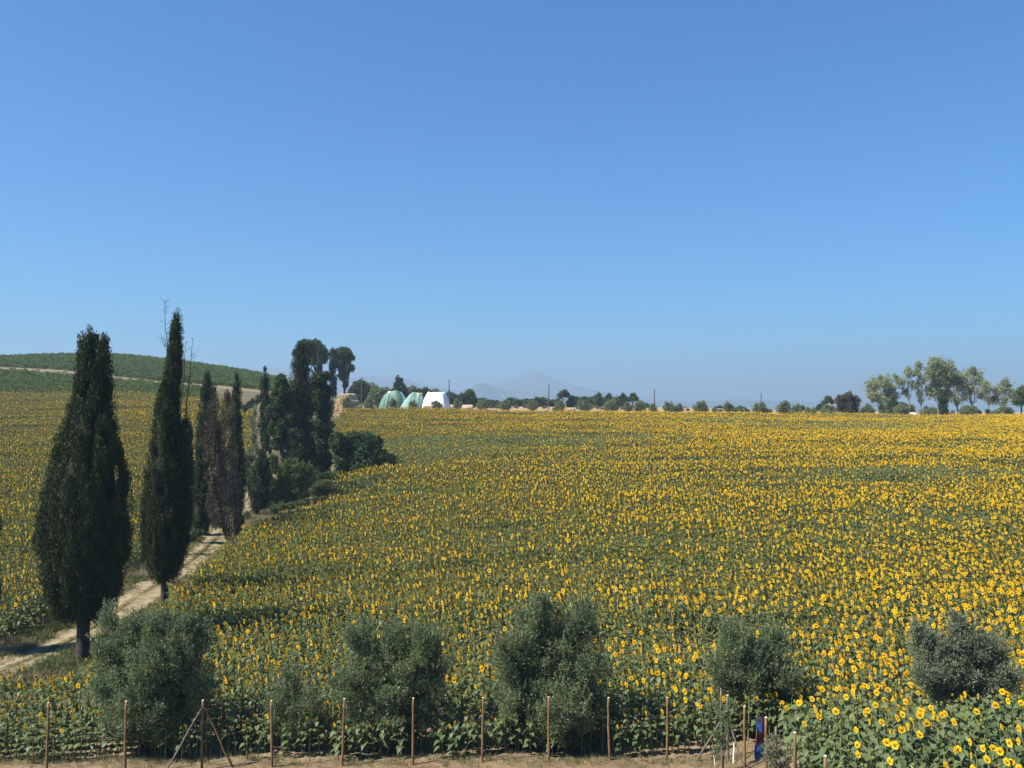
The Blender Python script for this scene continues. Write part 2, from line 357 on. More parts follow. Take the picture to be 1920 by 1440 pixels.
sheet('stubble_field', [XY(*p) for p in ((616,171),(700,170),(1000,170),(1300,171),(1600,171),(2050,169),(2050,240),(1500,290),(1200,285),(900,270),(760,235),(640,205))], M['stubble'], .06,
      'tan harvested stubble beyond the sunflowers', 'stubble field', 1.6, 1.2)
M['dryslope'] = noise_mat('dry grass slope', [(.25,(.075,.068,.03)),(.55,(.125,.10,.05)),(.8,(.18,.14,.075))], .4, 8, bump=.6, bscale=4)
sheet('dry_slope', [XY(*p) for p in ((405,168),(470,150),(520,140),(560,158),(600,185),(600,212),(520,215),(440,213),(400,205))], M['dryslope'], .06,
      'dry tan slope below the vineyard hill', 'dry slope', 1.2, .8)

def mountain(name, label, D, prof, depth, seed):
    D *= .8; depth *= .8
    px = np.array([p[0] for p in prof], float); py = np.array([p[1] for p in prof], float)
    q = np.linspace(px[0], px[-1], 260); h = np.interp(q, px, py)
    for _ in range(1): h = np.convolve(np.r_[h[0], h, h[-1]], [.25, .5, .25], 'valid')
    x = (q-960)/F*D; top = CZ+(HZ-h)/F*D; base = -34.
    v = np.linspace(-1, 1, 61)
    X = np.broadcast_to(x[None], (61, 260)); Yd = np.broadcast_to((D+v*depth)[:, None], (61, 260))
    fall = (1-np.abs(v))[:, None]**1.15
    gul = (fbm(X/depth*3, Yd/depth*3, seed, 5)-.47)*(np.abs(v)[:, None])**.5*1.1*np.abs(1-np.abs(v))[:, None]
    rough = (fbm(X/90, X*0+Yd/90, seed+5, 3)-.45)*11*fall
    Z = base+np.maximum(top-base, 5)[None]*(fall+gul)+rough
    g = Geo(); g.grid(np.stack([X, Yd, Z], -1)); o = g.build(name, M['mountain'])
    return tag(o, label, 'mountain', kind='structure')
mountain('mountain', 'tallest hazy blue mountain with a pointed peak', 8000, [(800,758),(850,744),(890,732),(930,720),(960,711),(985,702),(1003,694),(1020,702),(1042,712),(1075,721),(1110,730),(1150,739),(1200,745),(1260,751),(1350,758)], 1300, 3)
mountain('mountain', 'small dark knoll in front of the pointed mountain', 5600, [(830,756),(850,744),(870,731),(885,725),(905,717),(918,721),(930,727),(950,732),(985,734),(1010,737),(1040,744),(1090,756)], 700, 9)
mountain('mountain', 'flat hazy ridge behind the bale stacks', 6600, [(560,730),(620,712),(660,707),(700,705),(740,707),(765,711),(785,719),(820,727),(860,733),(900,744),(940,756)], 900, 15)
mountain('mountain', 'faint far ridge beside the vineyard hill', 7600, [(330,735),(400,708),(450,694),(490,690),(525,691),(560,697),(600,708),(660,730)], 900, 21)
mountain('mountain', 'low faint ridge at the right of the skyline', 7000, [(1230,759),(1290,755),(1340,751),(1390,748),(1430,750),(1480,753),(1540,752),(1600,755),(1700,758)], 800, 27)

# ------------------------------------------------------------------ sunflowers
def sf_leaf(g, rg, base, az, L, tilt, droop, m, hi):
    o = np.array([math.cos(az), math.sin(az), 0]); s = np.array([-o[1], o[0], 0]); up = np.array([0, 0, 1.])
    roll = rg.uniform(-.35, .35); s2 = s*math.cos(roll)+up*math.sin(roll)
    def P(t, wd, lift=0):
        a = tilt-droop*t
        return base+o*(L*t*math.cos(tilt-droop*t*.5))+up*(L*t*math.sin(a*.6+tilt*.4)-L*.22*droop*t*t+lift*L)+s2*wd*L
    m0 = P(-.0, 0); tip = P(1.05, 0)
    if hi:
        mm = P(.5, 0, -.03)
        l1, l2, l3 = P(.10, .40, .05), P(.45, .46, .05), P(.80, .20, .02)
        r1, r2, r3 = P(.10, -.40, .05), P(.45, -.46, .05), P(.80, -.20, .02)
        g.add([m0, l1, l2, mm, l3, tip, r1, r2, r3], [[0,3,2,1],[3,5,4,2],[0,6,7,3],[3,7,8,5]], m, True)
    else:
        l1, l2, r1, r2 = P(.15, .44, .05), P(.6, .36, .02), P(.15, -.44, .05), P(.6, -.36, .02)
        g.add([m0, l1, l2, tip, r1, r2], [[0,3,2,1],[0,4,5,3]], m)
def sunflower(rg, H, lod, head=True, Rd=.055, Pl=.06, nleaf=11, Ls=.22, nod=12, bright=False):
    """returns Geo per part; the head looks along +X"""
    parts = {k: Geo() for k in ('stem', 'leaves', 'flower_head', 'petals', 'disc')}
    lean = rg.uniform(-.04, .04, 2)*H
    k = 5 if lod == 0 else 3
    pts = np.array([[0,0,-.05],[lean[0]*.3,lean[1]*.3,H*.4],[lean[0]*.8,lean[1]*.8,H*.85],[lean[0]+.02,lean[1],H*.97],[lean[0]+.06,lean[1],H*.99]])
    if lod == 2: pts = pts[[0, 2, 4]]
    parts['stem'].tube(pts, np.linspace(.019, .010, len(pts))*(1 if lod < 2 else 1.3), k, 0, False)
    for i in range(nleaf):
        t = .22+.74*(i+.5)/nleaf; z = H*t; az = i*2.4+rg.uniform(-.4, .4)
        pet = .10*(1.1-t*.6); c = np.array([lean[0]*t, lean[1]*t, z]); o = np.array([math.cos(az), math.sin(az), 0])
        b = c+o*pet+np.array([0, 0, pet*.6])
        L = Ls*rg.uniform(.8, 1.2)*(1.1-.55*max(0, t-.5)*2*.6 if t > .5 else .75+.7*t)
        if lod == 0: parts['leaves'].tube([c, c+o*pet*.5+np.array([0,0,pet*.4]), b], [.005,.004,.004], 3, 0, False)
        sf_leaf(parts['leaves'], rg, b-o*.01, az, L, rg.uniform(.0, .5), rg.uniform(.7, 1.3), 0, lod < 1)
    top = pts[-1]
    if head:
        a = R(nod+rg.uniform(-10, 10)); n = np.array([math.cos(a), 0, -math.sin(a)]); e1 = np.array([0, 1., 0]); e2 = np.cross(n, e1)
        c = top+n*.035
        def ring(r, d, kk, ph=0):
            t = np.arange(kk)*2*math.pi/kk+ph
            return c+n*d+r*(np.cos(t)[:, None]*e1+np.sin(t)[:, None]*e2)
        kk = 10 if lod == 0 else 6
        parts['flower_head'].grid(np.stack([ring(.012, -.04, kk), ring(Rd*.9, -.022, kk), ring(Rd*1.12, 0, kk)]), 0, True, True)
        parts['disc'].grid(np.stack([ring(Rd*1.05, .004, kk), ring(Rd*.62, .012, kk)]), 0, True, True)
        if lod < 2: parts['disc'].grid(np.stack([ring(Rd*.62, .012, kk), ring(Rd*.3, .010, kk), ring(.001, .007, kk)]), 1, True, True)
        else: parts['disc'].grid(np.stack([ring(Rd*.62, .012, kk), ring(.001, .008, kk)]), 1, True, True)
        for npt, d, ln, wd in {0: ((17, .0, 1, .025), (14, .008, .88, .022)), 1: ((11, .0, 1, .042),), 2: ((8, 0, 1, .058),)}[lod]:
            for i in range(npt):
                t = i*2*math.pi/npt+rg.uniform(-.12, .12)+d*30; q = math.cos(t)*e1+math.sin(t)*e2; s = np.cross(n, q)
                l = Pl*ln*rg.uniform(.8, 1.2); cup = rg.uniform(-.25, .35)*l
                b = c+q*Rd*.92+n*d; w2 = wd*.5*rg.uniform(.8, 1.15)
                parts['petals'].add([b-s*w2*.5, b+q*l*.5+s*w2+n*cup*.3, b+q*l+n*cup, b+q*l*.5-s*w2+n*cup*.3], [[0,1,2,3]], 0)
    else:                                    # closed green bud
        n = np.array([.5, 0, .86]); e1 = np.array([0, 1., 0]); e2 = np.cross(n, e1); t = np.arange(6)*math.pi/3
        rg_ = [top+n*d+r*(np.cos(t)[:, None]*e1+np.sin(t)[:, None]*e2) for d, r in ((0,.01),(.02,.035),(.05,.02),(.07,.003))]
        parts['flower_head'].grid(np.stack(rg_), 0, True, True)
    return parts
PM = {'stem': ['sfstem'], 'leaves': ['sfleaf'], 'flower_head': ['calyx'], 'petals': ['petal'], 'disc': ['ring', 'disc']}
def merged(parts, petal='petal', leaf='sfleaf'):
    g = Geo(); mats = []
    for k, p in parts.items():
        if not p.V: continue
        base = len(mats); mats += [M[petal if x == 'petal' else leaf if x == 'sfleaf' else x] for x in PM[k]]
        for Vv, Qv, Mv, Sv in zip(p.V, p.Q, p.M, p.smooth):
            pass
        V = np.concatenate(p.V); Q = np.concatenate(p.Q)
        g.V.append(V); g.Q.append(Q+g.n); g.M.append(np.concatenate(p.M)+base); g.smooth.append(np.concatenate(p.smooth)); g.n += len(V)
    return g, mats

def scatter(name, protos, pos, rot, scl, var, label, cat):
    """one object that shows many copies of small plants (geometry nodes)"""
    col = bpy.data.collections.new(name+' plants')
    for i, (g, mats) in enumerate(protos):
        col.objects.link(bpy.data.objects.new('%s plant %02d' % (name, i), g.mesh(name+' plant', mats)))
    me = bpy.data.meshes.new(name); me.vertices.add(len(pos)); me.vertices.foreach_set('co', np.asarray(pos, np.float32).ravel())
    for nm, tp, arr in (('rot', 'FLOAT_VECTOR', rot), ('scl', 'FLOAT_VECTOR', scl), ('var', 'INT', var)):
        a = me.attributes.new(nm, tp, 'POINT')
        a.data.foreach_set('vector' if tp != 'INT' else 'value', np.asarray(arr, np.float32 if tp != 'INT' else np.int32).ravel())
    o = bpy.data.objects.new(name, me); COL.objects.link(o)
    ng = bpy.data.node_groups.new(name+' nodes', 'GeometryNodeTree')
    ng.interface.new_socket('Geometry', in_out='INPUT', socket_type='NodeSocketGeometry')
    ng.interface.new_socket('Geometry', in_out='OUTPUT', socket_type='NodeSocketGeometry')
    gi = ng.nodes.new('NodeGroupInput'); gout = ng.nodes.new('NodeGroupOutput')
    ci = ng.nodes.new('GeometryNodeCollectionInfo'); ci.inputs['Collection'].default_value = col
    ci.inputs['Separate Children'].default_value = True; ci.inputs['Reset Children'].default_value = True
    ip = ng.nodes.new('GeometryNodeInstanceOnPoints'); ip.inputs['Pick Instance'].default_value = True
    def attr(nm, dt):
        n = ng.nodes.new('GeometryNodeInputNamedAttribute'); n.data_type = dt; n.inputs[0].default_value = nm
        return n.outputs[0]
    L = ng.links.new
    L(gi.outputs[0], ip.inputs['Points']); L(ci.outputs[0], ip.inputs['Instance'])
    L(attr('var', 'INT'), ip.inputs['Instance Index'])
    er = ng.nodes.new('FunctionNodeEulerToRotation'); L(attr('rot', 'FLOAT_VECTOR'), er.inputs[0]); L(er.outputs[0], ip.inputs['Rotation'])
    L(attr('scl', 'FLOAT_VECTOR'), ip.inputs['Scale']); L(ip.outputs[0], gout.inputs[0])
    o.modifiers.new('plants', 'NODES').node_group = ng
    return tag(o, label, cat, kind='stuff')

FACE = math.atan2(-.19, -.98)
RIGHT_FIELD = [XY(*p) for p in ((-140,22.2),(-140,24.2),(0,25.1),(140,26.0),(190,28),(250,33),(325,38.5),(350,42),(374,47),(440,57),(500,63),(590,68),(650,71),(720,76),(765,84),(740,92),(690,104),(640,118),(626,140),(622,160),(625,167),(800,168),(1000,168),(1300,169),(1600,169),(2060,167),(2060,20.2),(1500,20.8),(1440,23.6),(1375,23.6),(1300,22.95),(900,22.7),(500,22.5))]
ISLAND = [XY(*p) for p in ((612,76),(640,74.5),(745,79),(765,85),(690,84),(622,80.5))]
LEFT_FIELD = [XY(*p) for p in ((-170,31),(0,34),(130,38.7),(190,42.8),(235,47),(285,50),(325,57.5),(352,66),(388,78),(425,86),(455,95),(474,112),(478,135),(470,155),(440,165.5),(-170,165.5))]
PATCH = [(5.75, 18.9), (5.68, 18), (5.58, 16.8), (5.35, 14.3), (5.2, 11.8), (9, 11.8), (14, 18.9)]
def rows_in(poly, ang, drow, dpl, jit):
    P = np.array(poly); c, s = math.cos(ang), math.sin(ang); Rm = np.array([[c, s], [-s, c]])
    q = P @ Rm.T; (u0, v0), (u1, v1) = q.min(0), q.max(0)
    U, V = np.meshgrid(np.arange(u0, u1, dpl), np.arange(v0, v1, drow))
    U = U+rng.uniform(-.5, .5, U.shape)*dpl*.8; V = V+rng.normal(0, jit, V.shape)+.25*np.sin(U*.13)+.4*(vnoise(U*.05, V*.05, 4)-.5)
    xy = np.c_[U.ravel(), V.ravel()] @ Rm
    # ragged borders
    k = inside(poly, xy[:, 0]+(vnoise(xy[:, 0]*.9, xy[:, 1]*.9, 50)-.5)*.9, xy[:, 1]+(vnoise(xy[:, 0]*.9, xy[:, 1]*.9, 60)-.5)*.6)
    return xy[k]
sfA = rows_in(RIGHT_FIELD, R(12), .50, .18, .05); sfI = rows_in(ISLAND, R(12), .5, .24, .05)
sfL = rows_in(LEFT_FIELD, R(20), .52, .20, .05); sfP = rows_in(PATCH, R(35), .36, .26, .05)
xy = np.r_[sfA, sfI, sfL]; side = np.r_[np.zeros(len(sfA)), np.ones(len(sfI)), np.full(len(sfL), 2)]
k = (np.abs(xy[:, 0]) < .64*xy[:, 1]+2.5) & (np.abs(road_dist(xy[:, 0], xy[:, 1])) > np.where(side == 2, 2.2, 2.3))
xy, side = xy[k], side[k]; X, Y = xy.T
# bare patches and thin strips in the crop, patches that bloom more or less
band = .62*fbm(X*.030+7+Y*.012, Y*.085-X*.012, 40, 3)+.38*fbm(X*.12+3, Y*.36, 41, 3); gap = fbm(X*.10, Y*.45, 44, 3)
sector = np.clip((X/Y*F+960-500)/1400, 0, 1)
bloom = np.clip(.90+6.0*(band-.45)+.18*sector+.20*np.clip((62-Y)/25, 0, 1)+.18*(Y < 29), .16, 1)
bloom[side == 2] = np.clip(.93+3.0*(band[side == 2]-.45), .45, 1); bloom[side == 1] = .9
keep = rng.uniform(size=len(X)) < np.where(gap > .60, .45, .97)
X, Y, side, bloom, gap, band = (a[keep] for a in (X, Y, side, bloom, gap, band))
H = 1.42+.34*(fbm(X*.09, Y*.25, 61, 3)-.45)*2+rng.normal(0, .085, len(X)); H = np.where(gap > .58, H*.82, H); H[side == 1] *= 1.1
edge = np.clip((Y-22.4)/2.4, 0, 1); H = np.where((side == 0) & (Y < 25), H*(.60+.40*edge), H)
Z = ground(X, Y)
head = rng.uniform(size=len(X)) < bloom
yaw = FACE+rng.normal(0, R(22), len(X))+np.where(side == 2, R(18), 0)
inframe = (np.abs(X/Y*F) < 960)
cand = np.where((side == 0) & inframe & (Y < 27))[0]
nearest = cand[np.argsort(np.hypot(X[cand], Y[cand]))]
PX, PY = sfP.T; kp = (PX < .585*PY+.25) & (PX > np.interp(PY, [11.8, 14.3, 16.8, 19], [5.12, 5.28, 5.52, 5.7])); PX, PY = PX[kp], PY[kp]; PZ = ground(PX, PY)
inP = (PX/PY*F < 985) & (PY > 12.3)
n_ind = 300-int(inP.sum()); nearest = nearest[:max(n_ind, 60)]
is_ind = np.zeros(len(X), bool); is_ind[nearest] = True
print('plants', len(X), 'patch', len(PX), int(inP.sum()), 'front', len(nearest))
# stuff: all plants that are not individuals
protos = []
pr = np.random.default_rng(3)
for lod, cnt in ((0, 5), (1, 6), (2, 6)):
    for i in range(cnt):
        q = (1.0, .8, 1.15, .9, 1.05, .7)[i]; protos.append(merged(sunflower(pr, 1.42, lod, True, (.038, .037, .036)[lod]*q, (.053, .055, .056)[lod]*q, (10, 8, 6)[lod], (.155, .16, .17)[lod], nod=(8, 22, 12, 4, 30, 16)[i]), leaf='sfleaf_n' if lod == 0 else 'sfleaf'))
    for i in range(2): protos.append(merged(sunflower(pr, 1.30, lod, False, nleaf=(12, 10, 7)[lod], Ls=(.16, .165, .18)[lod]), leaf='sfleaf_n' if lod == 0 else 'sfleaf'))
offs = {0: (0, 5), 1: (7, 6), 2: (15, 6)}
lj = Y*np.exp(rng.normal(0, .17, len(Y))); lod = np.where(lj < 36, 0, np.where(lj < 75, 1, 2))
r_ = rng.integers(0, 1000, len(X))
var = np.zeros(len(X), int)
for l, (o_, c_) in offs.items():
    s_ = lod == l; var[s_] = np.where(head[s_], o_+r_[s_] % c_, o_+c_+r_[s_] % 2)
s_ = ~is_ind
hs = H/1.42; hw = .5+.5*hs
scatter('sunflower_field', protos, np.c_[X, Y, Z][s_], np.c_[rng.normal(0, .05, len(X)), rng.normal(0, .05, len(X)), yaw][s_], np.c_[hw, hw, hs][s_]*rng.uniform(.93, 1.07, len(X))[s_][:, None], var[s_],
        'wide field of blooming sunflowers rising to the skyline', 'sunflower field')
# individuals: the corner patch and the front rows
def sf_variants(n, Hh, **kw):
    out = []
    for i in range(n):
        p = sunflower(pr, Hh, 0, **kw)
        out.append({k: g.mesh(k, [M['petal_i' if (x == 'petal' and kw.get('bright')) else 'sfleaf_n' if x == 'sfleaf' else x] for x in PM[k]]) for k, g in p.items() if g.V})
    return out
VAR = {('p', 1): sf_variants(6, 1.52, head=True, Rd=.029, Pl=.042, nleaf=20, Ls=.145, nod=6, bright=True), ('p', 0): sf_variants(4, 1.42, head=False, nleaf=20, Ls=.155),
       ('f', 1): sf_variants(5, 1.2, head=True, Rd=.042, Pl=.052, nleaf=12, Ls=.23), ('f', 0): sf_variants(3, 1.08, head=False, nleaf=12, Ls=.24)}
def place_sf(x, y, z, yw, s, key, rgi, label, group):
    t = thing('sunflower', label, 'sunflower', (x, y, z), yw, group); t.scale = (s, s, s)
    v = VAR[key]; v = v[rgi % len(v)]; made = {}
    for nm in ('stem', 'leaves', 'flower_head', 'petals', 'disc'):
        if nm in v:
            o = bpy.data.objects.new(nm, v[nm]); COL.objects.link(o); made[nm] = o
            o.parent = made['flower_head'] if nm in ('petals', 'disc') else t
for i in np.where(np.ones(len(PX), bool))[0]:
    b = fbm(PX[i]*.55+3, PY[i]*.55, 70, 2); h = rng.uniform() < np.clip(.50+1.6*(b-.40), .2, .85)
    place_sf(PX[i], PY[i], PZ[i], FACE+rng.normal(R(6), R(24)), rng.uniform(.88, 1.08), ('p', int(h)), int(rng.integers(0, 99)),
             'sunflower with an open yellow face in the dense patch beside the mound of earth' if h else 'leafy sunflower without an open flower in the dense patch beside the mound of earth',
             'open sunflowers in the near corner patch' if h else 'flowerless sunflowers in the near corner patch')
for i in nearest:
    h = bool(head[i])
    place_sf(X[i], Y[i], Z[i], yaw[i], H[i]/1.22*rng.uniform(.95, 1.05), ('f', int(h)), int(r_[i]),
             'flowering sunflower in the front rows of the big field, along the wooden posts' if h else 'short flowerless sunflower in the front rows of the big field, along the wooden posts',
             'flowering sunflowers in the front rows' if h else 'flowerless sunflowers in the front rows')

# ------------------------------------------------------------------ grass, weeds, vines
def tuft(rg, n, h, spread, wd):
    g = Geo(); P = np.c_[rg.normal(0, spread, (n, 2)), np.zeros(n)]; D = unit(np.c_[rg.normal(0, .35, (n, 2)), np.ones(n)])
    g.leaves(P, D, rg.uniform(.5, 1.1, n)*h, wd, rg, 0, .06); return g
n = 60000; kk = rng.integers(0, 360, n); sd = rng.choice([-1, 1], n); off = 1.1+np.abs(rng.normal(0, 1.3, n))
cen = (rng.uniform(size=n) < .16); off = np.where(cen, np.abs(rng.normal(0, .2, n)), off)
gx = RC[kk, 0]+RN[kk, 0]*off*sd+rng.normal(0, .15, n); gy = RC[kk, 1]+RN[kk, 1]*off*sd+rng.normal(0, .15, n)
dn = fbm(gx*.6, gy*.6, 90, 3); ok = (dn+rng.normal(0, .05, n) > .40)
gx, gy, cen, dn = gx[ok], gy[ok], cen[ok], dn[ok]; n = len(gx); s = rng.uniform(.5, 1.3, n)*np.where(cen, .40, 1)
gv = np.where(fbm(gx*.3, gy*.3, 95, 2) > .42, rng.integers(0, 3, n), rng.integers(3, 6, n))
scatter('verge_grass', [(tuft(pr, 26, .30, .13, .024), [M['grass']]) for _ in range(3)]+[(tuft(pr, 22, .30, .13, .022), [M['drygrass']]) for _ in range(3)],
        np.c_[gx, gy, ground(gx, gy)], np.c_[np.zeros((n, 2)), rng.uniform(0, 6.28, n)], np.repeat(s[:, None], 3, 1), gv, 'green and dry grass on the verges of the dirt road', 'grass')
n = 1500; gx = rng.uniform(-15, 6.2, n); gy = 22.4+rng.normal(0, .22, n)-(rng.uniform(size=n) < .22)*rng.uniform(0, 4, n)
s = rng.uniform(.2, .6, n)
scatter('strip_weeds', [(tuft(pr, 16, .28, .09, .016), [M['grass']]) for _ in range(2)]+[(tuft(pr, 16, .25, .1, .016), [M['drygrass']]) for _ in range(2)],
        np.c_[gx, gy, ground(gx, gy)+.02], np.c_[np.zeros((n, 2)), rng.uniform(0, 6.28, n)], np.repeat(s[:, None], 3, 1), rng.integers(0, 4, n), 'low weeds at the foot of the sunflowers and posts', 'weeds')
def clump(rg, n, rx, rz, L, up=.5):
    g = Geo(); u = unit(rg.normal(size=(n, 3)))*rg.uniform(.3, 1, (n, 1))**.5
    g.leaves(u*[rx, rx, rz]+[0, 0, rz], unit(u*.8+rg.normal(size=(n, 3))*.6+[0, 0, up]), rg.uniform(.7, 1.3, n)*L, L*.7, rg); return g
VP = [(clump(pr, 110, .60, .68, .30), [M['vine']]) for _ in range(5)]
def vineyard(name, poly, ang, label):
    q = rows_in(poly, ang, 2.6, .8, .10); q = q[rng.uniform(size=len(q)) < .95]
    n = len(q); s = rng.uniform(.8, 1.2, n)
    scatter(name, VP, np.c_[q, ground(q[:, 0], q[:, 1])], np.c_[np.zeros((n, 2)), rng.uniform(0, 6.28, n)], np.c_[s, s, s*rng.uniform(.85, 1.1, n)], rng.integers(0, 5, n), label, 'vineyard')
vineyard('vineyard', [XY(*p) for p in ((-190,171),(395,170.5),(396,186),(370,200),(250,200),(120,206),(0,212),(-190,214))], R(68), 'lower block of green vines between the sunflowers and the earth track')
vineyard('vineyard', [XY(*p) for p in ((-190,234),(0,229),(120,223.5),(250,217),(340,217),(440,222),(560,228),(600,262),(560,330),(-190,345))], R(68), 'upper block of green vines covering the top of the hill')

# ------------------------------------------------------------------ trees
def foliage(g, C, Rad, k, L, W, rg, up=.4, out=.8, rnd=.7, m=0):
    C = np.repeat(C, k, 0); Rad = np.repeat(Rad, k, 0); n = len(C)
    u = unit(rg.normal(size=(n, 3))); r = rg.uniform(0, 1, (n, 1))**.45
    P = C+Rad*u*r
    D = unit(u*out+rg.normal(size=(n, 3))*rnd+np.array([0, 0, up]))
    g.leaves(P, D, L*rg.uniform(.6, 1.35, n), W*rg.uniform(.7, 1.3, n), rg, m)
def profile_crown(g, rows, Y, base, rg, tw, th_, k, L, W, dens=1.0, core=.62, up=1.2, out=.5, flat=1.0, m=0):
    """crown inside a turned outline: rows are (photo row, left, right) at distance Y"""
    s = Y/F; rows = sorted(rows)
    z = np.array([W_z(r[0], Y) for r in rows])-base[2]; cx = np.array([(r[1]+r[2])/2 for r in rows]); cx = (cx-960)*s-base[0]; rad = np.array([(r[2]-r[1])/2 for r in rows])*s
    z, cx, rad = z[::-1], cx[::-1], rad[::-1]
    ds = np.r_[0, np.cumsum(np.hypot(np.diff(z), np.diff(rad)))]; zi = np.linspace(0, ds[-1], 60)
    zz = np.interp(zi, ds, z); cc = np.interp(zi, ds, cx); ra = np.interp(zi, ds, rad)
    area = np.trapezoid(2*math.pi*ra, zi) if hasattr(np, 'trapezoid') else np.trapz(2*math.pi*ra, zi)
    n = max(8, int(dens*area/(tw*th_*1.6)))
    pdf = ra+.15*ra.max(); idx = rg.choice(60, n, p=pdf/pdf.sum()); t = rg.uniform(0, 2*math.pi, n)
    q_ = max(2.0, ra.max()/(tw*1.5)); sd_ = rg.uniform(0, 50)
    lumps = .80+.30*vnoise(t*q_*.9+sd_, zz[idx]/(th_*2.2)+t*1.3, sd_)**.7
    rr_ = ra[idx]*np.minimum(lumps, 1.0)-np.minimum(tw*.75, ra[idx]*.22)+rg.normal(0, .05, n)*ra[idx]; rr_ = np.maximum(rr_, .1*ra[idx])
    zt = zz[idx]-th_*.15+rg.uniform(-.5, .5, n)*(zz.max()-zz.min())/60
    C = np.c_[cc[idx]+rr_*np.cos(t), rr_*np.sin(t)*flat, zt]
    sz = rg.uniform(.65, 1.3, (n, 1)); C[:, 2] = np.clip(C[:, 2], zz.min()+th_*.45, zz.max()-th_*.32)
    sz = sz*np.minimum(1, (ra[idx]/tw*1.0+.5))[:, None]*.8
    foliage(g, C, np.array([tw, tw, th_])*sz, k, L, W, rg, up, out, .5, m)
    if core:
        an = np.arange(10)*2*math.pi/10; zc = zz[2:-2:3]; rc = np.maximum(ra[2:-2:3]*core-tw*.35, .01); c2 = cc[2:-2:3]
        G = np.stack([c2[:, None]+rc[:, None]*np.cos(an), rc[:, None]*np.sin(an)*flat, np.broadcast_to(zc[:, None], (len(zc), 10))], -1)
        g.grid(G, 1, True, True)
def W_z(py, Y): return CZ-(py-HZ)/F*Y
def limb(g, a, b, r0, r1, rg, wob=.08, k=6, n=6):
    a, b = np.asarray(a, float), np.asarray(b, float); t = np.linspace(0, 1, n)[:, None]
    d = np.linalg.norm(b-a); p = a+(b-a)*t+rg.normal(0, wob*d*.25, (n, 3))*np.sin(t*math.pi)
    g.tube(p, np.linspace(r0, r1, n), k)

def cypress(label, px, Y, rows_list, r_trunk, mat='cypress', seed=1, tw=.22, th_=.5, k=70, L=.13, dens=1.0, group='cypresses along the dirt road', lean=0, core=.70, trunk_top=None, name='cypress_tree', twigs=None, bark='bark_dark', out=.3):
    rg = np.random.default_rng(seed); b = GP(px, Y)
    t = thing(name, label, 'cypress', b, 0, group)
    g = Geo()
    for rows in rows_list: profile_crown(g, rows, Y, b, rg, tw, th_, k, L, L*.28, dens, core, 2.0, out)
    allr = [r for q in rows_list for r in q]; top = min(r[0] for r in allr); bot = max(r[0] for r in allr)
    cx = np.mean([(r[1]+r[2])/2 for r in rows_list[0]])
    tt = Geo(); zt = W_z(top, Y)-b[2]; x1 = (cx-960)/F*Y-b[0]
    zs = np.array([-.15, .0, .25, zt*.15, zt*.35, zt*.65, zt*.9]); xs = np.interp(zs, [0, zt*.35, zt], [0, x1, x1])
    tt.tube(np.c_[xs, np.zeros(7), zs], np.array([1.5, 1.25, 1.05, .95, .75, .45, .12])*r_trunk, 8)
    for q in range(5):
        a = rg.uniform(0, 6.28); tt.tube([[0, 0, .35], [math.cos(a)*r_trunk*1.0, math.sin(a)*r_trunk*1.0, .08], [math.cos(a)*r_trunk*1.9, math.sin(a)*r_trunk*1.9, -.1]], [r_trunk*.4, r_trunk*.4, r_trunk*.2], 6)
    if twigs:
        for p0, p1 in twigs:
            A = W(p0[0], p0[1], Y)-b; B = W(p1[0], p1[1], Y)-b; A[1] += rg.normal(0, .2); B[1] = A[1]+rg.normal(0, .3)
            limb(tt, A, B, .035, .008, rg, .06, 4, 7)
            for q in range(26):
                f = rg.uniform(.1, .98); s0 = A+(B-A)*f; ln = rg.uniform(.25, .9)*(1.1-f*.6)
                d = unit(np.array([rg.normal(0, .6), rg.normal(0, .6), rg.uniform(.4, 1)])); limb(tt, s0, s0+d*ln, .011, .004, rg, .1, 3, 4)
                e = s0+d*ln*.55; d2 = unit(d+rg.normal(0, .5, 3)); limb(tt, e, e+d2*ln*.5, .007, .003, rg, .1, 3, 3)
    tt.build('trunk', M[bark], t); g.build('crown', [M[mat], M['crown_shade']], t)
    return t
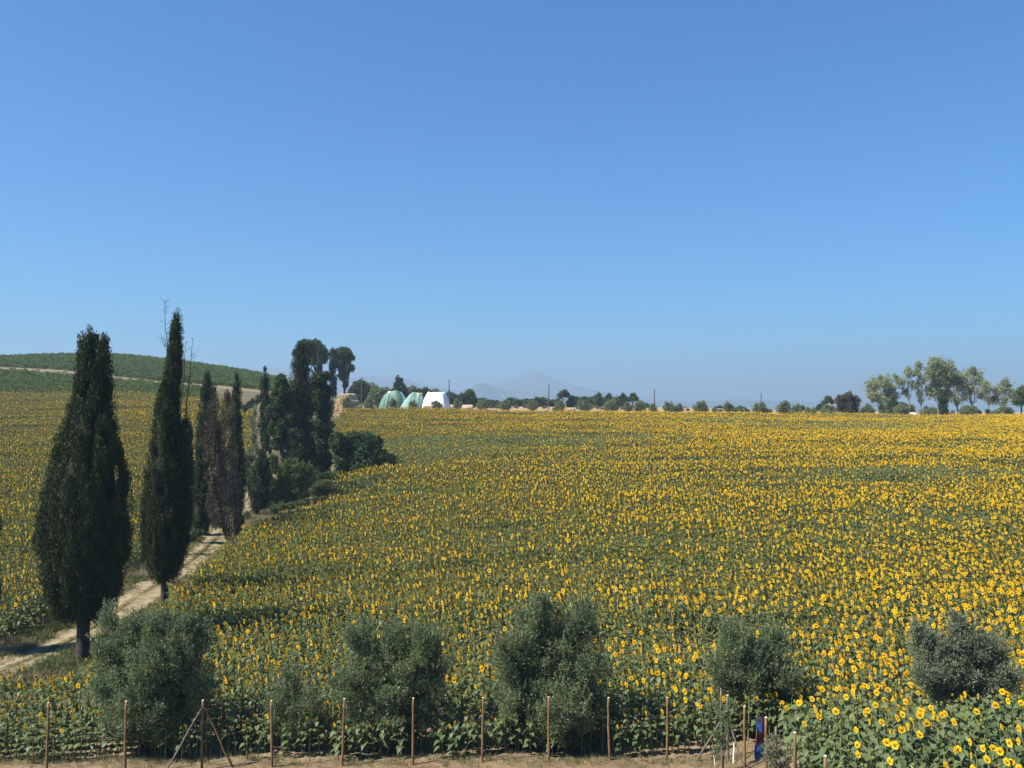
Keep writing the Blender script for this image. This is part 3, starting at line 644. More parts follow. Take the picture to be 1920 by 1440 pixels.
def blob_tree(name, label, cat, px, Y, blobs, mat, seed=1, group=None, tpx=2.2, k=26, Lpx=3.0, r_trunk=.15, dens=1.0, up=.4, out=.7, rnd=.7, bark='bark', asp=.5, limbs=True, fill=.35, deep=.9, trunk=True, trunk_px=None, core=0, shoots=0):
    """crown of leaf tufts on overlapping lobes; lobes are (column, row, radius[, vertical radius]) in photo pixels at distance Y"""
    rg = np.random.default_rng(seed); b = np.array(GP(px, Y)); s = Y/F; t = thing(name, label, cat, b, 0, group)
    g = Geo(); tr = Geo(); L = Lpx*s; tw = tpx*s; cents = []
    for q in blobs:
        bx, by, r = q[:3]; rz = q[3] if len(q) > 3 else r
        c = W(bx, by, Y)-b; c[1] = rg.uniform(-.5, .5)*r*s*deep; cents.append((c, r*s))
        rad = np.array([r*s, r*s*deep, rz*s])
        area = 4*math.pi*(r*s)**2*(rz/r); n = max(6, int(dens*area/(tw*tw*2.2)))
        u = unit(rg.normal(size=(n, 3))); rr_ = np.where(rg.uniform(size=(n, 1)) < fill, rg.uniform(.2, .8, (n, 1)), rg.uniform(.82, 1.0, (n, 1)))
        lump = 1+.22*(np.sin(u[:, :1]*5+seed)+np.sin(u[:, 2:]*6+u[:, 1:2]*4+seed*2))*.5
        C = c+u*np.maximum(rad-tw*.6, rad*.3)*rr_*lump
        foliage(g, C, np.array([tw, tw, tw*1.1])*rg.uniform(.6, 1.3, (n, 1)), k, L, L*asp, rg, up, out, rnd)
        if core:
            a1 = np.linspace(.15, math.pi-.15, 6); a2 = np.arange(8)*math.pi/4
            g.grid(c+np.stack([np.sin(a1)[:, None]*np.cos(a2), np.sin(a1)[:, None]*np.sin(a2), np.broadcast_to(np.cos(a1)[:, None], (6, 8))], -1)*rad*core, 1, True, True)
    if shoots:
        for c, r in cents:
            for q in range(int(shoots*r/.5)+1):
                u = unit(np.array([rg.normal(), rg.normal(), abs(rg.normal())*1.3+.25])); p0 = c+u*r*.72; d = unit(u*.55+np.array([rg.normal(0, .12), rg.normal(0, .12), .75]))
                ln = rg.uniform(.25, .62)*min(1.0, r/.45); nl = int(95*ln); f = rg.uniform(0, 1, (nl, 1))**.8
                P = p0+d*ln*f+np.array([0, 0, -.05])*f*f+rg.normal(0, .02, (nl, 3))*(1-f*.5)
                g.leaves(P, unit(d*.8+rg.normal(size=(nl, 3))*.55), L*rg.uniform(.6, 1.1, nl), L*asp*rg.uniform(.8, 1.2, nl), rg)
                tr.tube([p0-d*.1, p0+d*ln*.9], [.006, .003], 3)
    if trunk:
        low = min(c[2]-r for c, r in cents); mean = np.mean([c for c, r in cents], 0)
        fork = np.array([mean[0]*.25, 0, max(low*.9, .12*max(c[2] for c, r in cents))])
        if trunk_px: fork = W(trunk_px[0], trunk_px[1], Y)-b; fork[1] = 0
        tr.tube(np.array([[0, 0, -.15], [0, 0, .02], fork*.4+np.array([.03, 0, 0]), fork]), np.array([1.5, 1.2, 1, .85])*r_trunk, 8)
        if limbs:
            for c, r in cents:
                limb(tr, fork-np.array([0, 0, .05]), c, r_trunk*.55, r_trunk*.14, rg, .16)
                for q in range(3):
                    e = c+unit(rg.normal(size=3)+[0, 0, .5])*r*.75; limb(tr, fork*.35+c*.65, e, r_trunk*.2, r_trunk*.05, rg, .2, 4, 5)
        tr.build('trunk', M[bark], t)
    g.build('crown', [M[mat], M['crown_shade']], t)
    return t

# the cypresses by the road
cypress('broadest dark cypress, beside the dirt road with a thick bare trunk and split tip', 160, 32.5, [
    [(622,163,169),(640,153,181),(660,149,184),(700,144,196),(750,132,208),(800,118,222),(860,105,233),(910,91,241),(960,85,244),(1010,80,248),(1050,86,241),(1100,90,230),(1130,102,216),(1158,135,182)],
    [(630,188,193),(650,182,202),(690,178,209),(750,172,214)], [(634,149,154),(660,147,160),(710,144,168)]], .22, seed=11, tw=.20, th_=.62, k=150, L=.11, dens=1.8)
cypress('tall slender cypress with bare dead twigs sticking out of its top', 311, 41, [
    [(594,326,333),(612,321,338),(640,318,339),(680,312,339),(720,303,338),(760,291,338),(800,285,340),(850,282,346),(900,273,350),(950,268,356),(1000,266,356),(1040,272,352),(1070,282,340),(1090,300,325)],
    [(785,346,352),(810,340,361),(880,338,363),(960,335,362),(1020,335,354)]], .17, seed=12, tw=.18, th_=.60, k=130, L=.11, dens=1.8,
    twigs=[((317,720),(308,562)), ((318,690),(326,585)), ((338,840),(352,640)), ((341,800),(357,632)), ((322,850),(315,700))])
cypress('slim green cypress behind the brown dead one, next to the slender twiggy cypress', 364, 60, [
    [(700,389,392),(722,382,395),(760,374,394),(800,371,392),(840,367,392),(890,364,392),(940,360,396),(985,362,394),(1002,372,388)]], .13, 'cypress_far', seed=13, tw=.24, th_=.6, k=70, L=.17, dens=1.5)
cypress('brown dead cypress with two dry tops leaning over the dirt road', 434, 60, [
    [(728,398,402),(760,390,410),(800,383,414),(850,380,422),(900,383,430),(950,389,432),(990,400,432)],
    [(735,425,429),(770,417,436),(820,414,441),(900,411,450),(960,414,456),(1003,424,450)]], .17, 'dead', seed=14, tw=.26, th_=.6, k=62, L=.17, dens=1.7, core=0, twigs=[((432,1000),(400,740)), ((436,1000),(427,742)), ((440,980),(424,880))], out=.9)
cypress('narrow dark cypress standing close behind the brown dead one', 447, 63, [
    [(704,443,446),(728,438,451),(760,435,453),(800,436,453),(850,437,457),(900,433,463),(950,436,461),(995,441,455)]], .13, seed=15, tw=.24, th_=.6, k=70, L=.17, dens=1.5)
cypress('short dark cypress with a bare trunk where the road disappears', 483, 72, [
    [(846,490,495),(868,481,502),(900,470,508),(930,465,506),(958,474,498)]], .12, seed=16, tw=.28, th_=.6, k=60, L=.19, dens=1.4)
cypress('lone narrow cypress rising against the green vineyard hill', 500, 98, [
    [(691,496,499),(706,490,503),(735,487,506),(770,489,506),(810,487,508),(850,492,508)]], .13, 'cypress_far', seed=17, tw=.30, th_=.8, k=60, L=.26, dens=1.5)
cypress('tall ragged dark cypress in the middle of the tree clump', 575, 87, [
    [(646,562,570),(664,552,578),(690,545,581),(715,540,582),(745,538,586),(780,537,590),(820,542,592),(862,555,596),(890,565,592)]], .2, seed=18, tw=.42, th_=.8, k=60, L=.27, dens=1.5, out=.7, core=.62)
cypress('small dark cypress at the corner of the sunflower field', 620, 128, [
    [(742,618,622),(757,612,627),(775,612,626),(786,615,623)]], .1, seed=19, tw=.35, th_=.7, k=26, L=.32)
cypress('thin cypress between the two stone pine crowns', 598, 172, [
    [(648,597,600),(664,593,603),(700,590,606),(735,592,604)]], .12, 'cypress_far', seed=20, tw=.42, th_=1.0, k=45, L=.38, dens=1.4, group='thin cypresses by the stone pines')
cypress('thin cypress in front of the second stone pine, beside the bale pyramid', 624, 174, [
    [(654,622,625),(675,617,630),(715,616,631),(745,619,630)]], .12, 'cypress_far', seed=21, tw=.42, th_=1.0, k=45, L=.38, dens=1.4, group='thin cypresses by the stone pines')
cypress('dark cypress cut off by the left picture edge', -38, 33.5, [
    [(900,-44,-38),(940,-60,-16),(985,-74,6),(1030,-82,-8),(1075,-86,-6),(1115,-80,13),(1150,-62,-14)]], .18, seed=22, tw=.24, th_=.5, k=100, L=.115)

# broadleaf trees and shrubs of the clump
CL = 'trees and shrubs of the clump by the road'
blob_tree('ivy_tree', 'bright leafy young tree squeezed behind the slender twiggy cypress', 'tree', 372, 63, [(378,850,9),(374,885,13),(376,925,15),(372,965,14),(382,985,10)], 'bush', 31, CL, 3.2, 26, 4.5)
blob_tree('oak_tree', 'dark green oak at the front of the tree clump', 'tree', 545, 85, [(528,716,13),(530,740,20),(514,772,17),(545,775,24),(524,806,21),(551,822,25),(562,850,18),(520,832,13),(540,860,14)], 'oak', 32, CL, 3.5, 26, 3.8, .25, core=.55)
blob_tree('leafy_tree', 'dark shadowed tree behind the ragged cypress, nearest the bales', 'tree', 598, 90, [(596,716,17),(612,735,12),(598,760,18),(601,800,16),(598,850,16),(592,880,14),(612,705,8),(609,830,16),(613,862,15),(610,888,13),(606,785,14),(618,815,10),(600,742,18),(606,766,16),(590,730,14)], 'oak', 33, CL, 3.5, 26, 3.8, .2, core=.55)
blob_tree('round_bush', 'big rounded green bush beside the clump at the field edge', 'bush', 670, 85, [(638,830,20),(665,832,24),(692,834,24),(706,857,20),(648,862,24),(680,868,28),(708,880,16),(640,888,15),(664,893,14),(690,890,12),(722,884,8)], 'bush', 34, CL, 3.5, 26, 3.8, .2, core=.6, limbs=False)
blob_tree('willow_bush', 'pale yellow-green feathery bush at the foot of the clump', 'bush', 560, 73, [(540,885,17),(560,886,17),(576,902,14),(532,912,19),(556,914,18),(580,880,8),(550,872,9),(545,930,14),(568,928,12),(522,928,13)], 'pale', 35, CL, 3, 24, 5, .10, up=1.1, asp=.22, shoots=5)
blob_tree('dry_shrub', 'low brownish dry shrub right of the pale feathery bush', 'shrub', 612, 75, [(600,912,12),(618,914,13),(634,924,10),(606,928,11),(590,922,10)], 'weed', 36, CL, 3, 22, 5, .08, up=1, asp=.2, limbs=False)
blob_tree('round_shrub', 'small round grey shrub standing in the edge of the sunflowers', 'shrub', 700, 74, [(700,922,13),(698,930,12),(708,928,9)], 'olive_grey', 37, CL, 2.6, 26, 5, .08, up=.8, asp=.2, limbs=False)
blob_tree('pale_shrub', 'pale green low shrub on the slope right of the big rounded bush', 'shrub', 745, 90, [(734,862,9),(750,867,9),(765,872,7),(742,874,9)], 'pale', 38, CL, 3, 22, 4, .06, limbs=False)
blob_tree('dark_shrub', 'dark undergrowth between the short cypress and the pale feathery bush', 'shrub', 516, 75, [(512,922,14),(520,940,14),(506,948,11),(532,946,10),(500,930,10)], 'oak', 39, CL, 3.2, 24, 4.2, .08, limbs=False)
blob_tree('dark_shrub', 'dark undergrowth in the shade beneath the tall ragged cypress', 'shrub', 575, 82, [(560,878,10),(585,895,13),(575,905,11),(600,902,12),(618,895,11)], 'oak', 40, CL, 3.2, 24, 4.0, .08, limbs=False)
blob_tree('verge_shrub', 'grey-green weedy bush at the sunflower edge below the short cypress', 'shrub', 486, 62.5, [(478,996,9),(492,990,9),(504,984,9),(470,1004,6)], 'weed', 41, CL, 3, 22, 5.5, .05, up=1, asp=.2, limbs=False)
blob_tree('verge_shrub', 'leafy green weeds along the sunflower edge beside the slender twiggy cypress', 'shrub', 392, 45, [(372,1128,9),(388,1122,10),(404,1114,9),(420,1108,8)], 'bush', 42, CL, 3.2, 22, 6, .05, limbs=False)
UG = 'undergrowth shrubs along the tree clump'
for i, (px, Y_, mt, lb, bl) in enumerate([
    (480,80,'bush','green undergrowth in front of the lone narrow cypress', [(470,905,11),(486,900,13),(500,890,12),(510,905,12),(476,922,10)]),
    (505,86,'oak','dark undergrowth left of the oak at the bare bank', [(500,868,10),(512,862,8),(494,880,10),(520,880,11)]),
    (460,88,'weed','dry grey scrub beside the half-bare tree', [(458,870,10),(470,860,9),(462,885,11),(478,880,9),(452,850,6)]),
    (596,79,'bush','leafy undergrowth joining the dry shrub and the big rounded bush', [(590,892,10),(606,896,11),(622,898,11),(634,905,10),(612,908,9)]),
    (650,77,'pale','low pale weeds along the front of the big rounded bush', [(640,908,7),(655,906,7),(668,905,6),(630,915,7)]),
    (548,70,'weed','grey-green weeds at the field corner below the pale feathery bush', [(530,948,8),(545,950,8),(560,946,8),(575,942,8),(590,940,8),(515,955,8)]),
    (636,72,'weed','grey-green weeds in front of the dry shrub', [(605,938,7),(620,936,7),(635,936,7),(650,934,6),(664,932,6)]),
    (525,64,'bush','weedy green strip along the sunflower corner nearest the road', [(500,985,7),(515,978,8),(530,972,8),(545,966,7),(486,992,6)]),
    (720,80,'weed','weedy strip between the round grey shrub and the field slope', [(715,905,6),(730,898,6),(745,892,6),(755,885,6),(722,915,5)]),
    (447,70,'weed','scrub under the narrow dark cypress at the road bend', [(440,985,6),(452,975,8),(463,968,7),(455,990,6)]),
    (380,56,'bush','green weeds at the foot of the slim green cypress', [(352,1015,8),(362,1005,9),(345,1028,7),(374,1000,7)]),
    (585,110,'oak','dark scrub behind the tree clump towards the field corner', [(600,815,9),(612,805,9),(622,798,7),(590,822,9)])]):
    blob_tree('undergrowth', lb, 'shrub', px, Y_, bl, mt, 800+i, UG, 3, 22, 4.2, .05, up=.8, asp=.3, limbs=False, trunk=True)
blob_tree('hedge', 'dark slanting hedge below the dry slope of the hill', 'hedge', 478, 138, [(460,766,6),(468,760,7),(477,754,7),(486,748,7),(495,743,7),(503,748,7),(512,752,8),(520,745,8)], 'oak', 43, None, 2.6, 22, 3, .08, limbs=False)
blob_tree('bare_tree', 'thin grey half-bare tree between the two narrow cypresses', 'tree', 479, 90, [(478,770,5,16),(472,790,5,12),(486,795,5,14),(478,820,7,16),(484,845,6,10)], 'weed', 44, CL, 2.6, 8, 3, .09, dens=.5, bark='twig')
# stone pines
SP = 'umbrella shaped stone pines'
blob_tree('stone_pine', 'umbrella crowned stone pine, taller of the two by the bales', 'pine tree', 600, 180, [(578,656,19,13),(560,664,12,10),(600,660,15,13),(574,645,13,9),(590,645,14,9),(585,676,14,10),(606,672,10,10),(566,676,9,9)], 'pine', 51, SP, 2.6, 26, 2.6, .3, up=.8, core=.5, trunk_px=(596,715))
blob_tree('stone_pine', 'stone pine with a deep ragged crown right above the bale pyramid', 'pine tree', 646, 182, [(640,664,17,13),(656,672,9,8),(628,664,12,10),(648,662,13,10),(640,684,17,14),(655,690,10,9),(644,704,12,12),(648,720,7,9)], 'pine', 52, SP, 2.6, 26, 2.6, .3, up=.8, core=.5, trunk_px=(646,735))

# foreground olives (front row just behind the posts)
FO = 'olive trees along the posts'
def olive(label, px, Y, blobs, seed, mat='olive', tpx=13, k=150, L=6.0, dens=1.0, asp=.24, rt=.11, trunk_px=None, fill=.40, shoots=20, **kw):
    kw['shoots'] = shoots
    return blob_tree('olive_tree', label, 'olive tree', px, Y, blobs, mat, seed, FO, tpx, k, L, rt, dens, up=.95, out=.6, rnd=.75, asp=asp, fill=fill, trunk_px=trunk_px, bark='bark_dark', **kw)
olive('broad silvery olive tree left of the braced post', 275, 23.0, [(285,1250,72),(225,1215,38),(330,1215,48),(255,1180,24),(380,1200,24),(215,1290,46),(350,1280,52),(285,1320,60),(235,1340,36),(330,1345,40),(360,1170,20),(205,1160,20),(300,1175,28)], 61, k=130, trunk_px=(277,1385))
olive('thin see-through olive tree, smallest crown of the row', 578, 23.1, [(545,1300,32,36),(520,1325,28),(580,1315,28),(550,1350,36),(590,1355,28),(515,1360,22),(550,1268,20)], 62, k=90, dens=.65, asp=.2, trunk_px=(574,1385), rt=.06, fill=.7)
olive('wide rounded olive tree in the middle between two posts', 757, 23.2, [(735,1265,62),(680,1215,34),(790,1215,40),(665,1280,40),(805,1270,42),(730,1325,55),(680,1345,34),(790,1330,38),(740,1200,26),(660,1190,16),(815,1195,16)], 63, k=125, trunk_px=(757,1375))
olive('tallest and darkest olive tree, with twin leafy tops', 1030, 23.3, [(1000,1180,42),(1080,1180,42),(1015,1140,22,30),(1095,1150,24,28),(960,1230,40),(1040,1240,62),(1105,1240,40),(960,1310,44),(1060,1320,62),(1110,1310,34),(1000,1355,46),(950,1370,30),(1080,1370,36),(1005,1260,50),(1060,1280,50),(990,1300,44)], 64, k=130, trunk_px=(1030,1385), core=.3)
olive('olive tree with a two-lobed crown behind the sapling stake', 1402, 24.2, [(1375,1205,32,42),(1445,1215,36,40),(1355,1255,34),(1400,1262,46),(1460,1262,36),(1430,1300,36),(1380,1300,36),(1410,1240,30),(1362,1180,16,22),(1470,1300,20)], 65, 'olive', k=125, trunk_px=(1400,1340))
olive('grey olive tree standing behind the near corner sunflowers', 1800, 22.5, [(1730,1205,28),(1800,1195,30),(1850,1225,34),(1735,1255,40),(1800,1245,46),(1865,1265,36),(1770,1285,38),(1830,1290,36),(1790,1170,16,20),(1718,1185,14),(1765,1215,26),(1830,1215,26),(1760,1250,34)], 66, 'olive_grey', k=140, dens=1.2, trunk_px=(1800,1335))
olive('little wispy olive among the sunflowers between the two right olives', 1582, 21.8, [(1582,1315,16,20),(1574,1330,14),(1594,1328,14)], 67, 'olive_grey', 7, 60, 6, .5, .16, .03)

# edge olives in a row beyond the sunflowers
EO = 'small olives lined up beyond the sunflower field'
EDGE = [(651,742,9,'in front of the bale pyramid'),(690,745,10,'between the bale pyramid and the green tarp'),(737,746,9,'in front of the green and white tarp'),(774,750,8,'in front of the pale green tarp'),
 (819,750,8,'in front of the white tarp'),(858,748,9,'in front of the row of loose bales'),(904,747,10,'first to the right of the loose bales'),(947,748,10,'below the small dark knoll'),(998,749,9,'below the pointed mountain'),
 (1049,750,10,'just left of the lone bale'),(1096,748,12,'just right of the lone bale'),(1145,746,14,'below the dark wood, with the widest crown there'),(1178,753,9,'tucked close against a larger olive below the dark wood'),(1199,750,11,'at the right end of the dark wood'),
 (1224,755,8,'directly left of the fourth utility pole'),(1254,752,13,'first one right of the fourth utility pole'),(1272,756,8,'second one right of the fourth utility pole'),(1313,750,13,'half way between the last two utility poles'),(1367,752,11,'first one left of the last utility pole'),
 (1424,752,15,'under the last utility pole'),(1470,749,15,'with a high dome, right of the last utility pole'),(1492,756,10,'leaning on the high domed one'),(1518,762,10,'lowest one, left of the reddish bush'),(1553,757,15,'touching the reddish bush'),
 (1624,756,15,'right of the reddish bush'),(1686,756,15,'under the slim forked poplar'),(1742,760,14,'under the tallest poplar'),(1815,758,18,'under the broad airy poplar'),(1885,760,19,'at the right edge under the last poplar')]
for i, (px, top, hw, wh) in enumerate(EDGE):
    rg = np.random.default_rng(200+i); Yd = 176+rg.uniform(-1.5, 3); bot = 762-(g1((px-960)/F*Yd, Yd)-CZ)/Yd*F-4; h = bot-top
    hw *= rg.uniform(1.0, 1.3); bl = [(px+rg.uniform(-.25,.25)*hw, top+h*.52, hw*.66, h*.43), (px+rg.uniform(-.8,.8)*hw, top+h*.75, hw*.4, h*.25), (px+rg.uniform(-.7,.7)*hw, top+h*.35, hw*.34, h*.25), (px-hw*.42, top+h*.60, hw*.55, h*.36), (px+hw*.42, top+h*.58, hw*.55, h*.38), (px+rg.uniform(-.4,.4)*hw, top+h*.25, hw*.36, h*.24)]
    blob_tree('olive_tree', 'small grey-green olive '+wh, 'olive tree', px, Yd, bl, 'olive_far', 300+i, EO, 2.2, 14, 2.0, .10, up=1.0, asp=.4, limbs=False, fill=.5, dens=.9)

n_sc = 0
for px, Yd, wd, top, mt, wh in [(1500,190,26,764,'olive_far','pale scrub between the high domed olive and the lowest olive'),(1640,184,22,766,'olive_far','pale scrub at the foot of the leftmost poplar'),(1715,186,24,766,'weed','dry scrub at the foot of the slim forked poplar'),
    (1790,186,26,765,'olive_far','pale scrub between the two tallest poplars'),(1850,186,26,766,'bush','greener scrub under the broad airy poplar'),(1345,205,34,765,'weed','low dry scrub on the skyline left of the last utility pole'),(1410,205,34,765,'bush','low green scrub on the skyline at the last utility pole'),
    (1290,210,28,765,'weed','low dry scrub on the skyline around the half-way olive'),(975,215,44,757,'weed','low scrub line on the stubble below the pointed mountain'),(1130,212,46,760,'olive_far','pale low scrub in front of the dark wood'),(910,210,24,758,'weed','low scrub on the stubble right of the loose bales')]:
    rg = np.random.default_rng(900+n_sc); bot = 762-(g1((px-960)/F*Yd, Yd)-CZ)/Yd*F; m_ = max(5, int(wd/5))
    bl = [(px+(q/(m_-1)-.5)*2*wd+rg.normal(0, 2), top+(bot-top)*rg.uniform(.45, .8), rg.uniform(4, 7), max(2.5, (bot-top)*rg.uniform(.3, .5))) for q in range(m_)]
    blob_tree('scrub', wh, 'scrub', px, Yd, bl, mt, 900+n_sc, 'scrub on the skyline', 2.0, 16, 2.0, .05, up=.8, asp=.45, limbs=False); n_sc += 1
# distant trees
FT = 'distant trees on the plain'
DIST = [(668,712,748,10,215,'oak','grove tree nearest the second stone pine'),(690,712,750,14,216,'olive_far','tall pale olive behind the first utility pole'),(709,722,752,12,214,'olive_far','pale olive behind the green tarp, left one'),
 (728,726,752,12,216,'olive_far','pale olive behind the green tarp, right one'),(749,705,750,10,208,'oak','round dark tree sticking up above the grove'),(768,722,752,13,218,'olive_far','grove tree above the pale green tarp'),
 (788,725,754,12,217,'oak','grove tree just left of the white tarp top'),(808,728,754,12,219,'olive_far','grove tree right above the white tarp'),(828,735,756,12,218,'oak','low dark tree left of the second utility pole'),
 (848,734,757,10,220,'oak','low dark tree right of the second utility pole'),(875,730,757,13,212,'oak','round dark tree above the loose bales'),(897,746,760,11,225,'oak','low tree right of the round dark one'),
 (926,750,762,14,250,'oak','low dark hedge tree below the small knoll'),(965,746,762,14,252,'oak','low dark tree below the left flank of the pointed mountain'),(985,748,762,12,255,'oak','low dark tree below the peak'),(1002,745,763,14,250,'oak','low dark tree left of the third utility pole'),
 (1022,746,763,12,253,'oak','low dark tree touching the third utility pole'),(1041,748,764,12,255,'oak','low dark tree left of the little umbrella pine'),(1078,741,766,14,240,'oak','leafy tree right of the little umbrella pine'),
 (1096,742,766,12,242,'bush','greener tree in the dark wood above the lone bale'),(1111,740,766,12,246,'oak','tree in the left half of the dark wood'),(1126,737,766,10,240,'pine','pointed dark tree in the middle of the dark wood'),
 (1143,738,766,12,244,'oak','tree with a ragged top right of the pointed one'),(1159,742,766,11,248,'oak','tree in the right half of the dark wood'),(1170,736,766,7,240,'oak','thin tall tree near the right end of the dark wood'),
 (1204,752,768,11,245,'oak','low tree trailing off right of the dark wood'),(1288,764,772,9,290,'oak','tiny far tree left of the half-way olive'),(1347,761,772,9,300,'oak','tiny far dark tree left of the last utility pole'),(1388,762,772,11,302,'oak','tiny far dark clump nearest the last utility pole'),
 (1504,760,773,5,260,'oak','tiny dark tree right of the high domed olive'),(1536,757,773,6,240,'oak','tiny dark tree left of the reddish bush'),(1673,741,774,9,195,'pine','dark pine seen through the poplars'),(1698,754,774,14,196,'pine','low dark tree behind the slim forked poplar'),(1660,757,774,10,197,'pine','low dark tree behind the leftmost poplar')]
for i, (px, top, bot, hw, Yd, mt, wh) in enumerate(DIST):
    rg = np.random.default_rng(400+i); bot = max(bot, 762-(g1((px-960)/F*Yd, Yd)-CZ)/Yd*F-2); h = bot-top
    hw *= 1.65 if i < 13 else 1.3; bl = [(px+rg.uniform(-.9,.9)*hw, top+h*.8, hw*.5, h*.22), (px+rg.uniform(-.2,.2)*hw, top+h*.5, hw*.72, h*.42), (px-hw*.45, top+h*.62, hw*.55, h*.36), (px+hw*.45, top+h*.6, hw*.52, h*.36), (px+rg.uniform(-.5,.5)*hw, top+h*.24, hw*.4, h*.24)]
    blob_tree('distant_tree', wh, 'tree', px, Yd, bl, mt, 500+i, FT, 2.4, 20, 2.4, .14, asp=.5, limbs=False, core=.4)
blob_tree('stone_pine', 'little far umbrella pine right of the third utility pole', 'pine tree', 1056, 238, [(1056,739,9,6),(1050,743,6,5),(1063,741,6,5),(1058,735,6,4)], 'pine', 601, SP, 2, 22, 2, .2, core=.5, trunk_px=(1055,752))
blob_tree('stone_pine', 'little far umbrella pine at the right end of the dark wood', 'pine tree', 1186, 240, [(1186,746,8,6),(1180,749,6,5),(1192,748,6,5),(1187,741,6,4)], 'pine', 602, SP, 2, 22, 2, .2, core=.5, trunk_px=(1186,758))
blob_tree('stone_pine', 'far umbrella pine beside the little beige house', 'pine tree', 1553, 235, [(1552,750,8,6),(1546,754,6,5),(1559,753,6,5),(1553,746,6,4)], 'pine', 603, SP, 2, 22, 2, .2, core=.5, trunk_px=(1553,765))
blob_tree('reddish_bush', 'reddish brown bushy tree right of the line of olives', 'tree', 1590, 174, [(1574,752,10),(1590,748,13),(1603,754,11),(1588,764,14),(1600,768,10),(1592,739,5),(1578,766,9)], 'rust', 604, None, 2.4, 26, 2.6, .14, core=.4)
PP = 'airy poplars beyond the field'
def poplar(label, px, blobs, seed, dens=.5, Yd=186, mat='poplar'):
    blobs = [(q[0], q[1], q[2]*1.3) for q in blobs]; dens *= .8
    return blob_tree('poplar_tree', label, 'poplar', px, Yd, blobs, mat, seed, PP, 2.1, 13, 2.1, .17, dens, up=.3, out=.5, rnd=.8, asp=.6, fill=.9, bark='twig')
poplar('leftmost poplar, round and airy', 1650, [(1640,724,17),(1656,718,14),(1667,735,12),(1634,742,13),(1653,748,14),(1650,708,6)], 611)
poplar('slim forked poplar with bare lower limbs', 1706, [(1688,716,12),(1704,700,10),(1679,708,8),(1713,722,11),(1698,735,9),(1704,690,6)], 612, .42)
poplar('narrow upright poplar left of the tallest one', 1727, [(1725,684,8),(1721,700,9),(1729,715,10),(1725,735,8),(1727,750,7)], 613, .6)
poplar('tallest and thickest poplar', 1760, [(1752,684,15),(1770,692,17),(1744,700,13),(1764,716,20),(1786,712,15),(1750,735,14),(1776,738,15),(1760,676,8)], 614, .75)
poplar('broad airy poplar with see-through crown', 1822, [(1812,708,17),(1834,706,16),(1800,720,12),(1846,724,11),(1822,730,16),(1806,745,8),(1824,694,8),(1840,742,8)], 615, .40)
poplar('low sparse poplar near the right edge', 1880, [(1868,735,13),(1886,725,14),(1896,740,11),(1864,750,10),(1880,752,11),(1884,714,6)], 616, .45)
poplar('hazy poplar filling the gap between the tallest and the broad airy poplar', 1795, [(1788,706,13),(1801,728,12),(1784,744,10),(1796,752,9)], 619, .5, 197)
poplar('hazy poplar between the broad airy and the low sparse poplar', 1853, [(1850,735,12),(1857,750,9),(1848,720,8)], 620, .5, 198)
poplar('hazy poplar behind the leftmost and the slim forked poplar', 1676, [(1672,728,11),(1680,742,9),(1664,745,9)], 621, .5, 199)
blob_tree('leafy_tree', 'darker green tree cut by the right picture edge', 'tree', 1914, 180, [(1912,735,10),(1920,748,12),(1906,752,10),(1918,730,7),(1930,738,14)], 'pale', 617, None, 2.4, 24, 2.6, .16, core=.4)
blob_tree('dark_bush', 'dark upright bush at the foot of the tallest poplar', 'bush', 1768, 179, [(1768,762,9),(1763,749,6),(1772,752,7),(1768,771,9)], 'cypress_far', 618, None, 2.2, 24, 2.4, .1, limbs=False)

# ------------------------------------------------------------------ posts, stakes, saplings
def post(label, px, top, Y, seed, r=.030, mat='post', sink=.3, group='wooden posts along the sandy strip', braces=(), lean=None, name='wooden_post'):
    rg = np.random.default_rng(seed); b = np.array(GP(px, Y)); zt = W_z(top, Y)-b[2]
    t = thing(name, label, 'post', b, 0, group); g = Geo(); n = 9
    z = np.linspace(-sink, zt, n); wx = np.cumsum(rg.normal(0, .006, n)); wy = np.cumsum(rg.normal(0, .006, n)); wx -= np.linspace(wx[3], wx[-1], n)
    lx = (lean or 0)*np.clip(z/zt, 0, 1)
    P = np.c_[wx+lx, wy, z]; rad = r*(1.12-.2*np.clip(z/zt, 0, 1))*(1+rg.normal(0, .03, n)); g.tube(P, rad, 8, 0)
    g.build('shaft', M[mat], t)
    c = Geo(); c.tube([P[-1]+[0, 0, .002], P[-1]+[0, 0, .007]], [rad[-1]*.98, rad[-1]*.93], 8, 0); c.build('cut_top', M['endgrain'], t)
    for (p0, p1, rr_, mt, dy) in braces:
        A = W(p0[0], p0[1], Y)-b; B = W(p1[0], p1[1], Y)-b; A[1] = -r*.7; B[1] = dy; B[2] = g1(b[0]+B[0], b[1]+dy)-b[2]-.06
        q = Geo(); limb(q, A, B, rr_*.85, rr_, rg, .03, 8, 7); q.build('brace', M[mt], t)
    return t
POSTS = [(97,1312,21.4,'leftmost wooden post, by the big sunflower leaves'),(241,1310,21.6,'second wooden post from the left, before the broad silvery olive'),(384,1308,21.8,'wooden post propped by two slanting struts'),
 (515,1309,22.0,'wooden post in front of the thin see-through olive'),(646,1305,22.1,'wooden post at the left side of the wide rounded olive'),(776,1304,22.2,'wooden post beside the trunk of the wide rounded olive'),(905,1303,22.3,'wooden post at the left edge of the darkest olive'),
 (1028,1303,22.4,'wooden post before the trunk of the darkest olive'),(1141,1303,22.5,'wooden post at the right edge of the darkest olive'),(1247,1303,22.6,'wooden post standing alone against blooming sunflowers'),(1391,1319,21.0,'wooden post on the mound, left of the blue roll'),
 (1432,1340,19.2,'wooden post directly in front of the blue roll'),(1483,1367,16.8,'wooden post before the leafy edge of the corner patch'),(1543,1411,14.3,'shortest looking post, at the bottom of the corner patch')]
